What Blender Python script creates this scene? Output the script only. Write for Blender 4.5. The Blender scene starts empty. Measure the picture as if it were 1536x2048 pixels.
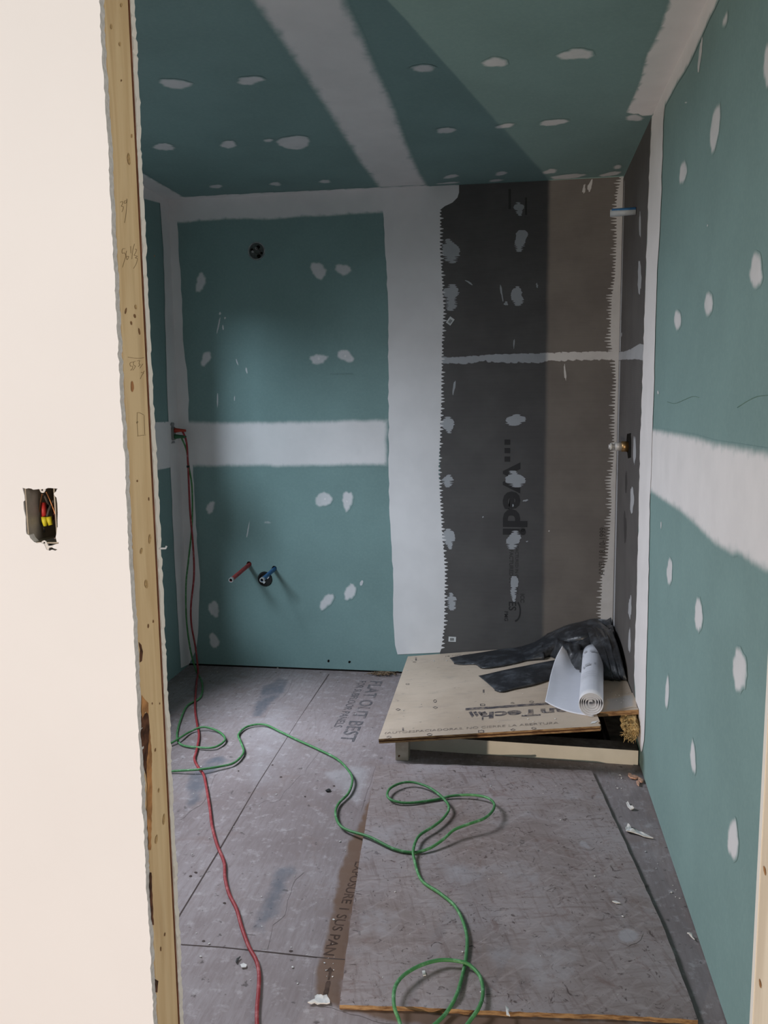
import bpy, bmesh, math, random
from mathutils import Vector, Matrix, noise, geometry
random.seed(7)
SC = bpy.context.scene
COL = SC.collection
V = Vector
# ------------------------------------------------------------------ camera
FPX, YAW, PITCH, ROLL = 1658.5, -0.1586, -0.1316, -0.0124
CAMH = 1.4096
D, XR, XL, CH = 4.158, 0.4838, -1.7554, 2.44          # back wall, right wall, left wall, ceiling
XJL, XJR, YF, YB = -0.6072, 0.3935, 1.2207, 1.3387    # doorway sides, outer and inner wall faces
cf = V((math.sin(YAW)*math.cos(PITCH), math.cos(YAW)*math.cos(PITCH), math.sin(PITCH)))
cr0 = V((math.cos(YAW), -math.sin(YAW), 0)); cu0 = cr0.cross(cf)
cr = cr0*math.cos(ROLL)+cu0*math.sin(ROLL); cu = -cr0*math.sin(ROLL)+cu0*math.cos(ROLL)
CAM = V((0, 0, CAMH))
cam = bpy.data.cameras.new('camera'); co = bpy.data.objects.new('camera', cam); COL.objects.link(co)
cam.sensor_fit = 'VERTICAL'; cam.sensor_height = 36; cam.lens = 36*FPX/2048; cam.clip_start = .02
M4 = Matrix((cr, cu, -cf)).transposed().to_4x4(); M4.translation = CAM
co.matrix_world = M4; SC.camera = co
# ------------------------------------------------------------------ light
SC.view_settings.view_transform = 'Standard'; SC.view_settings.look = 'None'
SC.view_settings.exposure = 0; SC.view_settings.gamma = 1; SC.view_settings.use_curve_mapping = False
w = bpy.data.worlds.new('world'); SC.world = w; w.use_nodes = True
bg = w.node_tree.nodes['Background']; bg.inputs[0].default_value = (.95, .95, 1, 1); bg.inputs[1].default_value = .27

def aim(o, loc, to):
    o.location = loc
    o.rotation_euler = (V(to)-V(loc)).to_track_quat('-Z', 'Y').to_euler()
def area(name, loc, to, sx, sy, power, col):
    l = bpy.data.lights.new(name, 'AREA'); l.shape = 'RECTANGLE'; l.size = sx; l.size_y = sy
    l.energy = power; l.color = col
    o = bpy.data.objects.new(name, l); COL.objects.link(o); aim(o, loc, to); return o
# daylight through the window in the left wall
WY0, WY1, WZ0, WZ1 = 2.05, 3.48, .72, 2.05
area('window_daylight', (XL-1.05, 1.15, 2.55), (XL+.30, 3.35, .95), .75, .75, 96, (.74, .87, 1.0))
area('window_skylight', (XL-.80, 3.00, 2.25), (XR-.3, 2.75, .15), 1.0, 1.0, 132, (.86, .90, 1.0))
# work light on the floor of the outer room, seen through the doorway
lp = bpy.data.lights.new('work_light', 'POINT'); lp.energy = 1000; lp.color = (1, .83, .66); lp.shadow_soft_size = .022
lo = bpy.data.objects.new('work_light', lp); COL.objects.link(lo); lo.location = (XJL-.256*5.5, YF-5.5, .50)
# side fill added right of the camera to brighten the left stud
area('stud_side_fill', (2.5, -.7, 1.5), (-.6, 1.25, 1.2), 1.2, 1.5, 62, (1, .95, .93))

# ------------------------------------------------------------------ pixel -> plane
def ray(px, py):
    return (cf*FPX + cr*(px-768) + cu*(1024-py)).normalized()
def hit(px, py, p0, n):
    d = ray(px, py); n = V(n)
    return CAM + d*((V(p0)-CAM).dot(n)/d.dot(n))
def onback(px, py, o=0): return hit(px, py, (0, D-o, 0), (0, 1, 0))
def onright(px, py, o=0): return hit(px, py, (XR-o, 0, 0), (1, 0, 0))
def onleft(px, py, o=0): return hit(px, py, (XL+o, 0, 0), (1, 0, 0))
def onceil(px, py, o=0): return hit(px, py, (0, 0, CH-o), (0, 0, 1))
def onfloor(px, py, z=0): return hit(px, py, (0, 0, z), (0, 0, 1))
def onfront(px, py, o=0): return hit(px, py, (0, YF-o, 0), (0, 1, 0))
def onjamb(px, py, o=0): return hit(px, py, (XJL+o, 0, 0), (1, 0, 0))
def aty(px, py, y): return hit(px, py, (0, y, 0), (0, 1, 0))

# ------------------------------------------------------------------ materials
class NT:
    def __init__(s, name, rough=.8, spec=.3):
        s.m = bpy.data.materials.new(name); s.m.use_nodes = True
        s.t = s.m.node_tree; s.b = s.t.nodes['Principled BSDF']
        s.b.inputs['Roughness'].default_value = rough; s.b.inputs['Specular IOR Level'].default_value = spec
        s.pos = s.t.nodes.new('ShaderNodeNewGeometry').outputs['Position']
    def L(s, a, b): s.t.links.new(a, b)
    def n(s, k, **kw):
        x = s.t.nodes.new(k)
        for a, b in kw.items(): setattr(x, a, b)
        return x
    def noise(s, scale, detail=4, rough=.55, stretch=None, vec=None, dist=0):
        v = vec or s.pos
        if stretch:
            mp = s.n('ShaderNodeMapping'); s.L(v, mp.inputs[0]); mp.inputs['Scale'].default_value = stretch; v = mp.outputs[0]
        x = s.n('ShaderNodeTexNoise'); s.L(v, x.inputs['Vector']); x.inputs['Scale'].default_value = scale
        x.inputs['Detail'].default_value = detail; x.inputs['Roughness'].default_value = rough; x.inputs['Distortion'].default_value = dist
        return x.outputs[0]
    def ramp(s, f, a, b, lo=0, hi=1):
        x = s.n('ShaderNodeMapRange'); s.L(f, x.inputs[0]); x.inputs[1].default_value = a; x.inputs[2].default_value = b
        x.inputs[3].default_value = lo; x.inputs[4].default_value = hi; x.interpolation_type = 'SMOOTHSTEP'; return x.outputs[0]
    def math(s, op, a, b=None):
        x = s.n('ShaderNodeMath', operation=op)
        for i, q in enumerate((a, b)):
            if q is None: continue
            if isinstance(q, (int, float)): x.inputs[i].default_value = q
            else: s.L(q, x.inputs[i])
        return x.outputs[0]
    def mix(s, f, a, b, blend='MIX'):
        x = s.n('ShaderNodeMix', data_type='RGBA', blend_type=blend)
        for i, q in ((0, f), (6, a), (7, b)):
            if isinstance(q, (int, float)): x.inputs[i].default_value = q
            elif isinstance(q, (tuple, list)): x.inputs[i].default_value = (*q[:3], 1)
            else: s.L(q, x.inputs[i])
        return x.outputs[2]
    def bump(s, h, strength=.2, dist=.002):
        x = s.n('ShaderNodeBump'); s.L(h, x.inputs['Height']); x.inputs['Strength'].default_value = strength; x.inputs['Distance'].default_value = dist
        s.L(x.outputs[0], s.b.inputs['Normal'])
    def out(s, c):
        if isinstance(c, tuple): s.b.inputs['Base Color'].default_value = (*c, 1)
        else: s.L(c, s.b.inputs['Base Color'])
        return s.m
    def attr(s, name='film'):
        x = s.n('ShaderNodeAttribute', attribute_name=name); return x.outputs['Fac']

GREEN = (.190, .295, .290)
def green_color(t):
    a = t.mix(t.ramp(t.noise(3, 3), .3, .7), tuple(c*.95 for c in GREEN), tuple(c*1.05 for c in GREEN))
    f = t.noise(90, 3, .6)
    return t.mix(t.ramp(f, .3, .8, 0, .14), a, (.32, .44, .42))
def board_color(t):
    sx = t.n('ShaderNodeSeparateXYZ'); t.L(t.pos, sx.inputs[0])
    def grid(o, per):
        f = t.math('FRACT', t.math('MULTIPLY', o, 1/per)); return t.ramp(t.math('ABSOLUTE', t.math('SUBTRACT', f, .5)), .34, .5)
    hz = grid(sx.outputs[2], .0075)
    a = t.mix(t.ramp(t.noise(5, 4), .3, .7), (.092, .086, .085), (.112, .106, .103))
    return t.mix(t.math('MULTIPLY', hz, .35), a, (.060, .056, .055))
def wood_floor_color(t, clean=False):
    big = t.ramp(t.noise(1.7, 5, .6), .32, .68)
    dust = t.mix(big, (.222, .188, .190), (.318, .285, .294))
    grain = t.noise(9, 6, .7, stretch=(9, 1.3, 1))
    c = t.mix(t.ramp(grain, .35, .7, 0, .5), dust, (.180, .143, .140))
    c = t.mix(t.ramp(t.noise(26, 5, .7), .52, .7, 0, .6), c, (.43, .40, .41))
    c = t.mix(t.ramp(t.noise(5.5, 4, .65, dist=1.2), .52, .72, 0, .5), c, (.215, .165, .155))
    c = t.mix(t.ramp(t.noise(30, 4, .6), .63, .70, 0, .8), c, (.10, .085, .085))
    return c
def strands(t, dark, light, base):
    # pressed wood flakes, turned in several directions
    c = base
    for i, (ang, s) in enumerate(((.35, 1), (1.25, 1.1), (2.3, .9), (2.9, 1.2))):
        mp = t.n('ShaderNodeMapping'); t.L(t.pos, mp.inputs[0]); mp.inputs['Rotation'].default_value = (0, 0, ang)
        f = t.noise(7*s, 5, .62, stretch=(1.3, 9, 1), vec=mp.outputs[0], dist=.5)
        c = t.mix(t.ramp(f, .50, .72, 0, .5), c, dark if i % 2 else light)
    return c

def m_plain(name, col, rough=.7, spec=.3, metal=0, var=.08, scale=30):
    t = NT(name, rough, spec); t.b.inputs['Metallic'].default_value = metal
    return t.out(t.mix(t.ramp(t.noise(scale, 4), .3, .7), tuple(max(0, c*(1-var)) for c in col), tuple(min(1, c*(1+var)) for c in col)))
def m_green():
    t = NT('green_drywall', .85, .2); t.bump(t.noise(160, 3), .12, .001); return t.out(green_color(t))
def m_board():
    t = NT('grey_backer_board', .82, .25); return t.out(board_color(t))
def m_film(name, under, col, lo=.12, hi=.62, amp=.9, nscale=60, inner=.0, stretch=None, cap=1.0, hs=None):
    t = NT(name, .8, .25)
    f = t.math('ADD', t.attr(), t.math('MULTIPLY', t.math('SUBTRACT', t.noise(nscale, 4, .6, stretch=stretch), .5), amp))
    f = t.ramp(f, lo, hi, 0, cap)
    if inner: f = t.math('MULTIPLY', f, t.ramp(t.noise(9, 4, .6), .25, .6, 1-inner, 1))
    c = t.mix(t.ramp(t.noise(6, 4), .3, .7), tuple(c*.965 for c in col), tuple(min(1, c*1.03) for c in col))
    t.bump(t.noise(35, 4, .6, stretch=(1, 1, .3)), .12, .001)
    return t.out(t.mix(f, under(t), c))
MUD = (.73, .715, .72)
MG = m_green(); MB_ = m_board()
MUDG = m_film('joint_compound_on_green', green_color, MUD, .0, .85, .40, 45, inner=.05, stretch=(1, 1, .5))
MUDS = m_film('spackle_on_green', green_color, (.66, .655, .67), .0, .95, .6, 60, inner=.2, cap=.95)
MUDB = m_film('sealant_on_board', board_color, (.40, .41, .43), .25, .62, .9, 90, inner=.15, stretch=(.25, .25, 1.6), cap=.95)
MUDBB = m_film('compound_on_board', board_color, MUD, .05, .25, .2, 70)
def m_white(name='primed_drywall', col=(.675, .665, .68)):
    t = NT(name, .75, .25); t.bump(t.noise(120, 3), .08, .001)
    return t.out(t.mix(t.ramp(t.noise(2.2, 4), .3, .7), tuple(c*.985 for c in col), tuple(c*1.015 for c in col)))
MW = m_white()
MCORE = m_plain('gypsum_core', (.50, .47, .43), .95, .1, 0, .12, 120)
def m_pine(name, a, b, axis=(5, 5, .45)):
    t = NT(name, .7, .25)
    g = t.noise(7, 5, .55, stretch=axis, dist=.4)
    c = t.mix(t.ramp(g, .35, .65), a, b)
    c = t.mix(t.ramp(t.noise(30, 3, .5, stretch=(1, 1, .1)), .55, .8, 0, .3), c, tuple(x*.7 for x in a))
    return t.out(c)
MPINE = m_pine('pine', (.54, .37, .19), (.63, .46, .255))
MPINE2 = m_pine('pale_pine', (.62, .50, .36), (.70, .58, .43))
MKNOT = m_plain('knot', (.20, .10, .04), .7, .3, 0, .3, 300)
MKNOT2 = m_plain('pale_knot', (.40, .255, .11), .7, .3, 0, .3, 300)
MBARK = m_plain('dark_bark', (.085, .035, .018), .8, .2, 0, .5, 60)
MBARK2 = m_plain('resinous_wood', (.36, .17, .06), .7, .3, 0, .35, 40)
MPENCIL = m_plain('pencil', (.20, .135, .06), .8)
def m_floor():
    t = NT('dusty_subfloor', .88, .2); c = wood_floor_color(t); t.bump(t.noise(40, 5, .7), .25, .002); return t.out(c)
MFLOOR = m_floor()
MBROWN = m_film('undusted_subfloor', wood_floor_color, (.155, .098, .070), .1, .9, .9, 26, inner=.12)
MBLUE = m_film('faded_blue_stamp', wood_floor_color, (.085, .105, .135), .25, 1.1, 1.1, 20, inner=.75, cap=.72)
MPALE = m_film('pale_floor_film', wood_floor_color, (.46, .46, .49), .2, 1.2, .9, 12, inner=.6, cap=.42)  # paler, slightly blue blotches over the subfloor colour
MSEAM = m_plain('seam', (.075, .058, .055), .9, .1)
def m_inkfloor():
    t = NT('ink_on_subfloor', .88, .2); c = wood_floor_color(t)
    f = t.ramp(t.noise(22, 4, .7), .33, .55, .12, .85)
    return t.out(t.mix(f, c, (.085, .085, .095)))
MINKF = m_inkfloor()
MINKD = m_plain('dark_brown_ink', (.075, .050, .040), .9, .1, 0, .35, 40)
def osb_color(t):
    base = t.mix(t.ramp(t.noise(2.2, 4), .3, .7), (.220, .175, .165), (.320, .280, .285))
    c = strands(t, (.145, .100, .09), (.385, .33, .325), base)
    c = t.mix(t.ramp(t.noise(26, 5, .7, dist=2), .58, .66, 0, .85), c, (.075, .055, .052))
    c = t.mix(t.ramp(t.noise(11, 5, .7, dist=1.5), .55, .72, 0, .55), c, (.17, .105, .095))
    return t.mix(t.ramp(t.noise(4, 5, .65), .5, .72, 0, .5), c, (.40, .385, .41))
def m_osb(name='weathered_osb'):
    t = NT(name, .85, .2); c = osb_color(t)
    t.bump(t.noise(50, 5, .7), .3, .002); return t.out(c)
MOSB = m_osb()
def m_edge():
    t = NT('osb_edge', .85, .2); g = t.noise(25, 5, .65, stretch=(1, 1, 6))
    c = t.mix(t.ramp(g, .35, .65), (.15, .075, .035), (.38, .235, .115)); t.bump(g, .5, .003); return t.out(c)
MEDGE = m_edge()
def panel_color(t):
    c = t.mix(t.ramp(t.noise(2.6, 5, .6), .3, .7), (.42, .340, .265), (.53, .44, .352))
    c = t.mix(t.ramp(t.noise(8, 5, .65, stretch=(1, 3, 1)), .5, .75, 0, .5), c, (.34, .29, .25))
    c = t.mix(t.ramp(t.noise(34, 4, .6), .64, .75, 0, .6), c, (.20, .17, .15))
    return c
def m_panel():
    t = NT('plywood_panel', .8, .25); c = panel_color(t); t.bump(t.noise(40, 4), .2, .0015); return t.out(c)
MPANEL = m_panel()
def m_inkpanel(nm, lo, hi, a, b):
    t = NT(nm, .8, .25); c = panel_color(t)
    return t.out(t.mix(t.ramp(t.noise(45, 4, .7), lo, hi, a, b), c, (.060, .055, .065)))
MINKP = m_inkpanel('ink_on_panel', .35, .6, .5, 1)
MINKP2 = m_inkpanel('faint_ink_on_panel', .3, .7, .15, .75)
def m_inkboard():
    t = NT('ink_on_board', .85, .2); c = board_color(t)
    return t.out(t.mix(.72, c, (.018, .017, .018)))
MINKB = m_inkboard()
def m_inkboard2():
    t = NT('faint_ink_on_board', .85, .2); c = board_color(t); return t.out(t.mix(.55, c, (.022, .02, .02)))
MINKB2 = m_inkboard2()
def m_inkgreen():
    t = NT('faint_ink_on_green', .85, .2); return t.out(t.mix(.35, green_color(t), (.05, .07, .07)))
MINKG = m_inkgreen()
def m_plastic():
    t = NT('black_polythene', .38, .6); c = t.mix(t.ramp(t.noise(12, 5, .7), .45, .75), (.018, .020, .024), (.085, .095, .11))  # bluish grey blotches put the highlights of the folds into the colour
    t.bump(t.noise(28, 4, .6), .5, .006); return t.out(c)
MPLAST = m_plastic()
MPAPER = m_plain('white_paper', (.60, .62, .68), .7, .3, 0, .04, 8)
MPRINT = m_plain('faint_grey_print', (.33, .34, .37), .8, .2)
MCREAM = m_plain('cream_curb_face', (.66, .62, .54), .8, .2, 0, .05, 12)
MGREYTOP = m_plain('dusty_grey_top', (.115, .105, .100), .9, .15, 0, .3, 25)
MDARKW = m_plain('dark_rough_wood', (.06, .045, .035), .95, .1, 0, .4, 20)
MINS = m_plain('yellow_insulation', (.50, .36, .17), .95, .1, 0, .35, 60)
def m_cord(name, a, b):
    t = NT(name, .55, .4); c = t.mix(t.ramp(t.noise(45, 5, .7), .48, .72), a, b); return t.out(c)
MGC = m_cord('green_cord', (.055, .20, .065), (.17, .36, .19))
MRC = m_cord('red_cord', (.27, .030, .035), (.40, .12, .12))
MBLK = m_plain('black_rubber', (.012, .012, .012), .6, .4)
MMETAL = m_plain('galvanised_steel', (.34, .35, .36), .45, .5, .7, .25, 60)
MBOX = m_plain('box_inside', (.27, .235, .19), .55, .5, .3, .2, 30)
MBRASS = m_plain('brass', (.27, .17, .075), .4, .5, .8, .2, 40)
MCOPPER = m_plain('copper', (.50, .22, .09), .35, .5, .9, .15, 40)
MREDP = m_plain('red_pex', (.36, .05, .05), .5, .4, 0, .15, 60)
MBLUEP = m_plain('blue_pex', (.035, .13, .30), .5, .4, 0, .15, 60)
MSILV = m_plain('grey_fitting', (.40, .40, .40), .5, .4, .2, .15, 60)
MREDN = m_plain('red_wire_nut', (.50, .035, .03), .5, .4)
MYEL = m_plain('yellow_wire_nut', (.62, .55, .03), .5, .4)
MHOLE = m_plain('hole_shade', (.008, .007, .006), .95, .1)  # near-black colour standing in for the shade inside holes and gaps
MLABEL = m_plain('white_label', (.62, .63, .63), .6, .3, 0, .03)
MSCRAP = m_plain('gypsum_scrap', (.62, .61, .60), .9, .1, 0, .1, 60)
MPINK = m_plain('pinkish_scrap', (.55, .33, .24), .85, .2, 0, .2, 80)
MWIREW = m_plain('grey_wire', (.06, .055, .05), .6, .3)
_g = NT('window_glass', .02, .5); _tr = _g.n('ShaderNodeBsdfTransparent'); _gl = _g.n('ShaderNodeBsdfGlossy'); _gl.inputs['Roughness'].default_value = .02
_mx = _g.n('ShaderNodeMixShader'); _mx.inputs[0].default_value = .06; _g.L(_tr.outputs[0], _mx.inputs[1]); _g.L(_gl.outputs[0], _mx.inputs[2])
_g.L(_mx.outputs[0], _g.t.nodes['Material Output'].inputs['Surface']); MGLASS = _g.m
MFRAME = m_plain('white_vinyl', (.75, .75, .75), .4, .4)

# ------------------------------------------------------------------ object helpers
def link(name, me, mats, parent=None):
    o = bpy.data.objects.new(name, me); COL.objects.link(o)
    for m in (mats if isinstance(mats, (list, tuple)) else [mats]): me.materials.append(m)
    if parent is not None:
        o.parent = parent
        bpy.context.view_layer.update() if False else None
        o.matrix_parent_inverse = Matrix.Translation(-parent.location)
    return o
def fin(name, bm, mats, parent=None, smooth=False, norm=True):
    if norm: bmesh.ops.recalc_face_normals(bm, faces=bm.faces)
    me = bpy.data.meshes.new(name)
    if smooth:
        for f in bm.faces: f.smooth = True
    bm.to_mesh(me); bm.free(); return link(name, me, mats, parent)
def root(name, loc, label, cat, group=None):
    o = bpy.data.objects.new(name, None); COL.objects.link(o); o.location = loc; o.empty_display_size = .05
    return tag(o, label, cat, group)
def tag(o, label, cat, group=None):
    o['label'] = label; o['category'] = cat
    if group: o['group'] = group
    return o
def struct(o): o['kind'] = 'structure'; return o
def bm_box(bm, a, b, mi=0):
    vs = [bm.verts.new((x, y, z)) for x in (a[0], b[0]) for y in (a[1], b[1]) for z in (a[2], b[2])]
    for q in ((0, 1, 3, 2), (4, 6, 7, 5), (0, 4, 5, 1), (2, 3, 7, 6), (0, 2, 6, 4), (1, 5, 7, 3)):
        f = bm.faces.new([vs[i] for i in q]); f.material_index = mi
    return vs
def box(name, a, b, mat, parent=None, bev=0):
    bm = bmesh.new(); bm_box(bm, a, b)
    if bev: bmesh.ops.bevel(bm, geom=bm.edges[:], offset=bev, segments=2, affect='EDGES')
    return fin(name, bm, mat, parent)
def slab(name, loop, holes, ext, mats, parent=None, side_mi=0):
    """flat polygon (3D points) with holes, extruded along ext"""
    bm = bmesh.new(); es = []
    for lp_ in [loop]+list(holes):
        vs = [bm.verts.new(p) for p in lp_]
        es += [bm.edges.new((vs[i], vs[(i+1) % len(vs)])) for i in range(len(vs))]
    bmesh.ops.triangle_fill(bm, edges=es, use_beauty=True)
    fs = bm.faces[:]
    r = bmesh.ops.extrude_face_region(bm, geom=fs)
    nv = [g for g in r['geom'] if isinstance(g, bmesh.types.BMVert)]
    top = set(g for g in r['geom'] if isinstance(g, bmesh.types.BMFace))
    for v in nv: v.co += V(ext)
    if side_mi:
        e = V(ext).normalized()
        bm.normal_update()
        for f in bm.faces:
            if abs(f.normal.dot(e)) < .7: f.material_index = side_mi
    return fin(name, bm, mats, parent)
def catmull(pts, n=8, closed=False):
    P = [V(p) for p in pts]; out = []
    N = len(P); rng = N if closed else N-1
    for i in range(rng):
        g = lambda k: P[k % N] if closed else P[min(max(k, 0), N-1)]
        a, b, c, d = g(i-1), g(i), g(i+1), g(i+2)
        for k in range(n):
            t = k/n
            out.append(.5*((2*b)+(c-a)*t+(2*a-5*b+4*c-d)*t*t+(3*b-a-3*c+d)*t**3))
    if not closed: out.append(P[-1])
    return out
def tube_bm(bm, pts, r, seg=8, cap=True, mi=0):
    rings = []; nrm = None; pts = [V(p) for p in pts]
    for i, p in enumerate(pts):
        a = pts[max(i-1, 0)]; b = pts[min(i+1, len(pts)-1)]
        t = (V(b)-V(a)).normalized()
        if nrm is None:
            nrm = t.orthogonal().normalized()
        nrm = (nrm-t*nrm.dot(t)).normalized(); bn = t.cross(nrm)
        rr = r(i/(len(pts)-1)) if callable(r) else r
        rings.append([bm.verts.new(V(p)+(nrm*math.cos(2*math.pi*k/seg)+bn*math.sin(2*math.pi*k/seg))*rr) for k in range(seg)])
    for i in range(len(rings)-1):
        for k in range(seg):
            f = bm.faces.new((rings[i][k], rings[i][(k+1) % seg], rings[i+1][(k+1) % seg], rings[i+1][k])); f.material_index = mi; f.smooth = True
    if cap:
        bm.faces.new(rings[0][::-1]).material_index = mi; bm.faces.new(rings[-1]).material_index = mi
def tube(name, pts, r, mat, parent=None, seg=8, cap=True):
    bm = bmesh.new(); tube_bm(bm, pts, r, seg, cap); return fin(name, bm, mat, parent)
def ringtube(name, a, b, r0, r1, mat, parent=None, seg=24):
    """open pipe with wall thickness"""
    bm = bmesh.new(); a, b = V(a), V(b); t = (b-a).normalized(); n = t.orthogonal().normalized(); q = t.cross(n)
    R = [[bm.verts.new(c+(n*math.cos(2*math.pi*k/seg)+q*math.sin(2*math.pi*k/seg))*r) for k in range(seg)] for c, r in ((a, r1), (b, r1), (b, r0), (a, r0))]
    for i in range(4):
        for k in range(seg):
            bm.faces.new((R[i][k], R[i][(k+1) % seg], R[(i+1) % 4][(k+1) % seg], R[(i+1) % 4][k]))
    return fin(name, bm, mat, parent)
def blob_px(cx, cy, w_, h_, rot=0, n=26, irr=.16, seed=0):
    rnd = random.Random(seed*77+int(cx*3+cy)); out = []
    ph = [rnd.uniform(0, 6.28) for _ in range(4)]; am = [rnd.uniform(.3, 1) for _ in range(4)]
    for i in range(n):
        a = 2*math.pi*i/n
        k = 1+irr*(am[0]*math.sin(2*a+ph[0])+am[1]*.7*math.sin(3*a+ph[1])+am[2]*.5*math.sin(5*a+ph[2])+am[3]*.5*math.sin(9*a+ph[3]))
        x = math.cos(a)*w_/2*k; y = math.sin(a)*h_/2*k
        out.append((cx+x*math.cos(rot)-y*math.sin(rot), cy+x*math.sin(rot)+y*math.cos(rot)))
    return out
def densify(pts, step=14, amp=1.2, seed=0, closed=True):
    rnd = random.Random(seed+len(pts)*13); out = []
    N = len(pts)
    for i in range(N if closed else N-1):
        a = pts[i]; b = pts[(i+1) % N]; L = math.hypot(b[0]-a[0], b[1]-a[1]); k = max(1, int(L/step))
        for j in range(k):
            t = j/k; x = a[0]+(b[0]-a[0])*t; y = a[1]+(b[1]-a[1])*t
            if j: x += rnd.uniform(-amp, amp); y += rnd.uniform(-amp, amp)
            out.append((x, y))
    if not closed: out.append(pts[-1])
    return out
def teeth(pts, pitch=7.5, depth=9, seed=1):
    """combed edge along a polyline running down the picture: fine horizontal fingers"""
    rnd = random.Random(seed); out = []; y = pts[0][1]; y1 = pts[-1][1]
    def xa(y):
        for a, b in zip(pts, pts[1:]):
            if a[1] <= y <= b[1]: return a[0]+(b[0]-a[0])*(y-a[1])/max(1e-6, b[1]-a[1])
        return pts[-1][0]
    while y < y1-pitch:
        d = depth*rnd.uniform(.25, 1)
        out += [(xa(y), y), (xa(y)+d, y+pitch*.30), (xa(y)+d*.9, y+pitch*.42), (xa(y)+rnd.uniform(-1, .6), y+pitch*.7)]
        y += pitch*rnd.uniform(.85, 1.15)
    out.append((xa(y1), y1)); return out
def seg_dist(p, a, b):
    ax, ay = a; bx, by = b; dx, dy = bx-ax, by-ay; L2 = dx*dx+dy*dy
    t = 0 if L2 == 0 else max(0, min(1, ((p[0]-ax)*dx+(p[1]-ay)*dy)/L2))
    return math.hypot(p[0]-ax-t*dx, p[1]-ay-t*dy)
def film(name, pts, f, off, mat, parent, rim=.006):
    """thin coat on a flat surface; vertex value 'film' grows from 0 at the outline to 1 at the depth rim"""
    P = []
    for x, y in pts:
        p = f(x, y, off)
        if not P or (p-P[-1]).length > 1e-4: P.append(p)
    while len(P) > 3 and (P[0]-P[-1]).length < 1e-4: P.pop()
    bm = bmesh.new(); lay = bm.verts.layers.float.new('film')
    if rim <= 0:
        fc = bm.faces.new([bm.verts.new(p) for p in P])
        for v in bm.verts: v[lay] = 1.0
        bm.normal_update()
        if fc.normal.dot(CAM-fc.calc_center_median()) < 0: fc.normal_flip()
        bmesh.ops.triangulate(bm, faces=[q for q in bm.faces if len(q.verts) > 4])
        return fin(name, bm, mat, parent, norm=False)
    n = V((0, 0, 0))
    for k in range(len(P)): n += (P[k]-P[0]).cross(P[(k+1) % len(P)]-P[0])
    n.normalize()
    if n.dot(CAM-P[0]) < 0: n = -n
    u = n.orthogonal().normalized(); v = n.cross(u); o = P[0]
    Q = [((p-o).dot(u), (p-o).dot(v)) for p in P]; N = len(Q)
    x0, x1 = min(q[0] for q in Q), max(q[0] for q in Q); y0, y1 = min(q[1] for q in Q), max(q[1] for q in Q)
    c = max(rim/1.7, math.sqrt((x1-x0)*(y1-y0)/2600)); pin = []
    yy = y0+c/2; r = 0
    while yy < y1:
        xs = sorted(a[0]+(yy-a[1])*(b[0]-a[0])/(b[1]-a[1]) for a, b in zip(Q, Q[1:]+Q[:1]) if (a[1] > yy) != (b[1] > yy))
        for a, b in zip(xs[::2], xs[1::2]):
            xx = (math.floor(a/c)+.5*(r % 2))*c
            while xx < b:
                if xx > a:
                    d = min(seg_dist((xx, yy), Q[k], Q[(k+1) % N]) for k in range(N))
                    if d > c*.3: pin.append((xx, yy, d))
                xx += c
        yy += c*.87; r += 1
    co_ = [V(q) for q in Q]+[V((a, b)) for a, b, d in pin]
    dd = [0.0]*N+[min(1, d/rim) for a, b, d in pin]
    res = geometry.delaunay_2d_cdt(co_, [(k, (k+1) % N) for k in range(N)], [], 1, 1e-6)
    vs = []
    for q, orig in zip(res[0], res[3]):
        w_ = bm.verts.new(o+u*q.x+v*q.y); w_[lay] = min([dd[k] for k in orig] or [0]); vs.append(w_)
    for fc in res[2]:
        try: bm.faces.new([vs[k] for k in fc])
        except ValueError: pass
    bm.normal_update()
    return fin(name, bm, mat, parent, norm=False)
def text(name, body, org, u, v, size, mat, parent, off=None, sx=1.0, bold=0, spacing=1.0, mirror=False):
    """lettering: org = start of the baseline, u = reading direction, v = up direction of letters"""
    cu_ = bpy.data.curves.new('t', 'FONT'); cu_.body = body; cu_.size = size; cu_.resolution_u = 3; cu_.offset = bold; cu_.space_character = spacing
    to = bpy.data.objects.new('t', cu_); COL.objects.link(to)
    dg = bpy.context.evaluated_depsgraph_get(); me = bpy.data.meshes.new_from_object(to.evaluated_get(dg))
    bpy.data.objects.remove(to)
    u, v = V(u).normalized(), V(v).normalized(); n = u.cross(v)
    for q in me.vertices:
        q.co = V(org)+u*q.co.x*sx+v*q.co.y
    me.materials.clear()
    me.name = name
    return link(name, me, mat, parent)

# ------------------------------------------------------------------ STRUCTURE
# back wall, green drywall with real cut-outs
def circ(f, px, py, r, n=28, o=0):
    c = f(px, py, o)
    return [c+V((math.cos(2*math.pi*k/n)*r, 0, math.sin(2*math.pi*k/n)*r)) for k in range(n)]
holes = [circ(onback, 513, 502, .045), circ(onback, 530, 1158, .040), circ(onback, 498, 1128, .014), circ(onback, 548.5, 1137, .014)]
wb = struct(slab('wall_back', [(XL-.15, D, .009), (XR+.013, D, .009), (XR+.013, D, CH), (XL-.15, D, CH)], holes, (0, .013, 0), [MG, MCORE], side_mi=1))
struct(box('trim_1', (XL-.15, D+.0135, 0), (XR+.15, D+.10, CH), MDARKW))
box('gap_shade', (XL, D+.0005, 0), (XR, D+.012, .0085), MHOLE, wb)  # black filler, the shade under the drywall put into its colour
wr = struct(box('wall_right', (XR, YF+.02, .004), (XR+.013, D, CH), MG))
# valve hole is not cut; its shade is a flat dark film further down
# left wall with window opening
yz = lambda y, z: (XL, y, z)
wl = struct(slab('wall_left', [yz(YB, 0), yz(D, 0), yz(D, CH), yz(YB, CH)], [[yz(WY0, WZ0), yz(WY1, WZ0), yz(WY1, WZ1), yz(WY0, WZ1)]], (-.14, 0, 0), [MG]))
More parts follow.
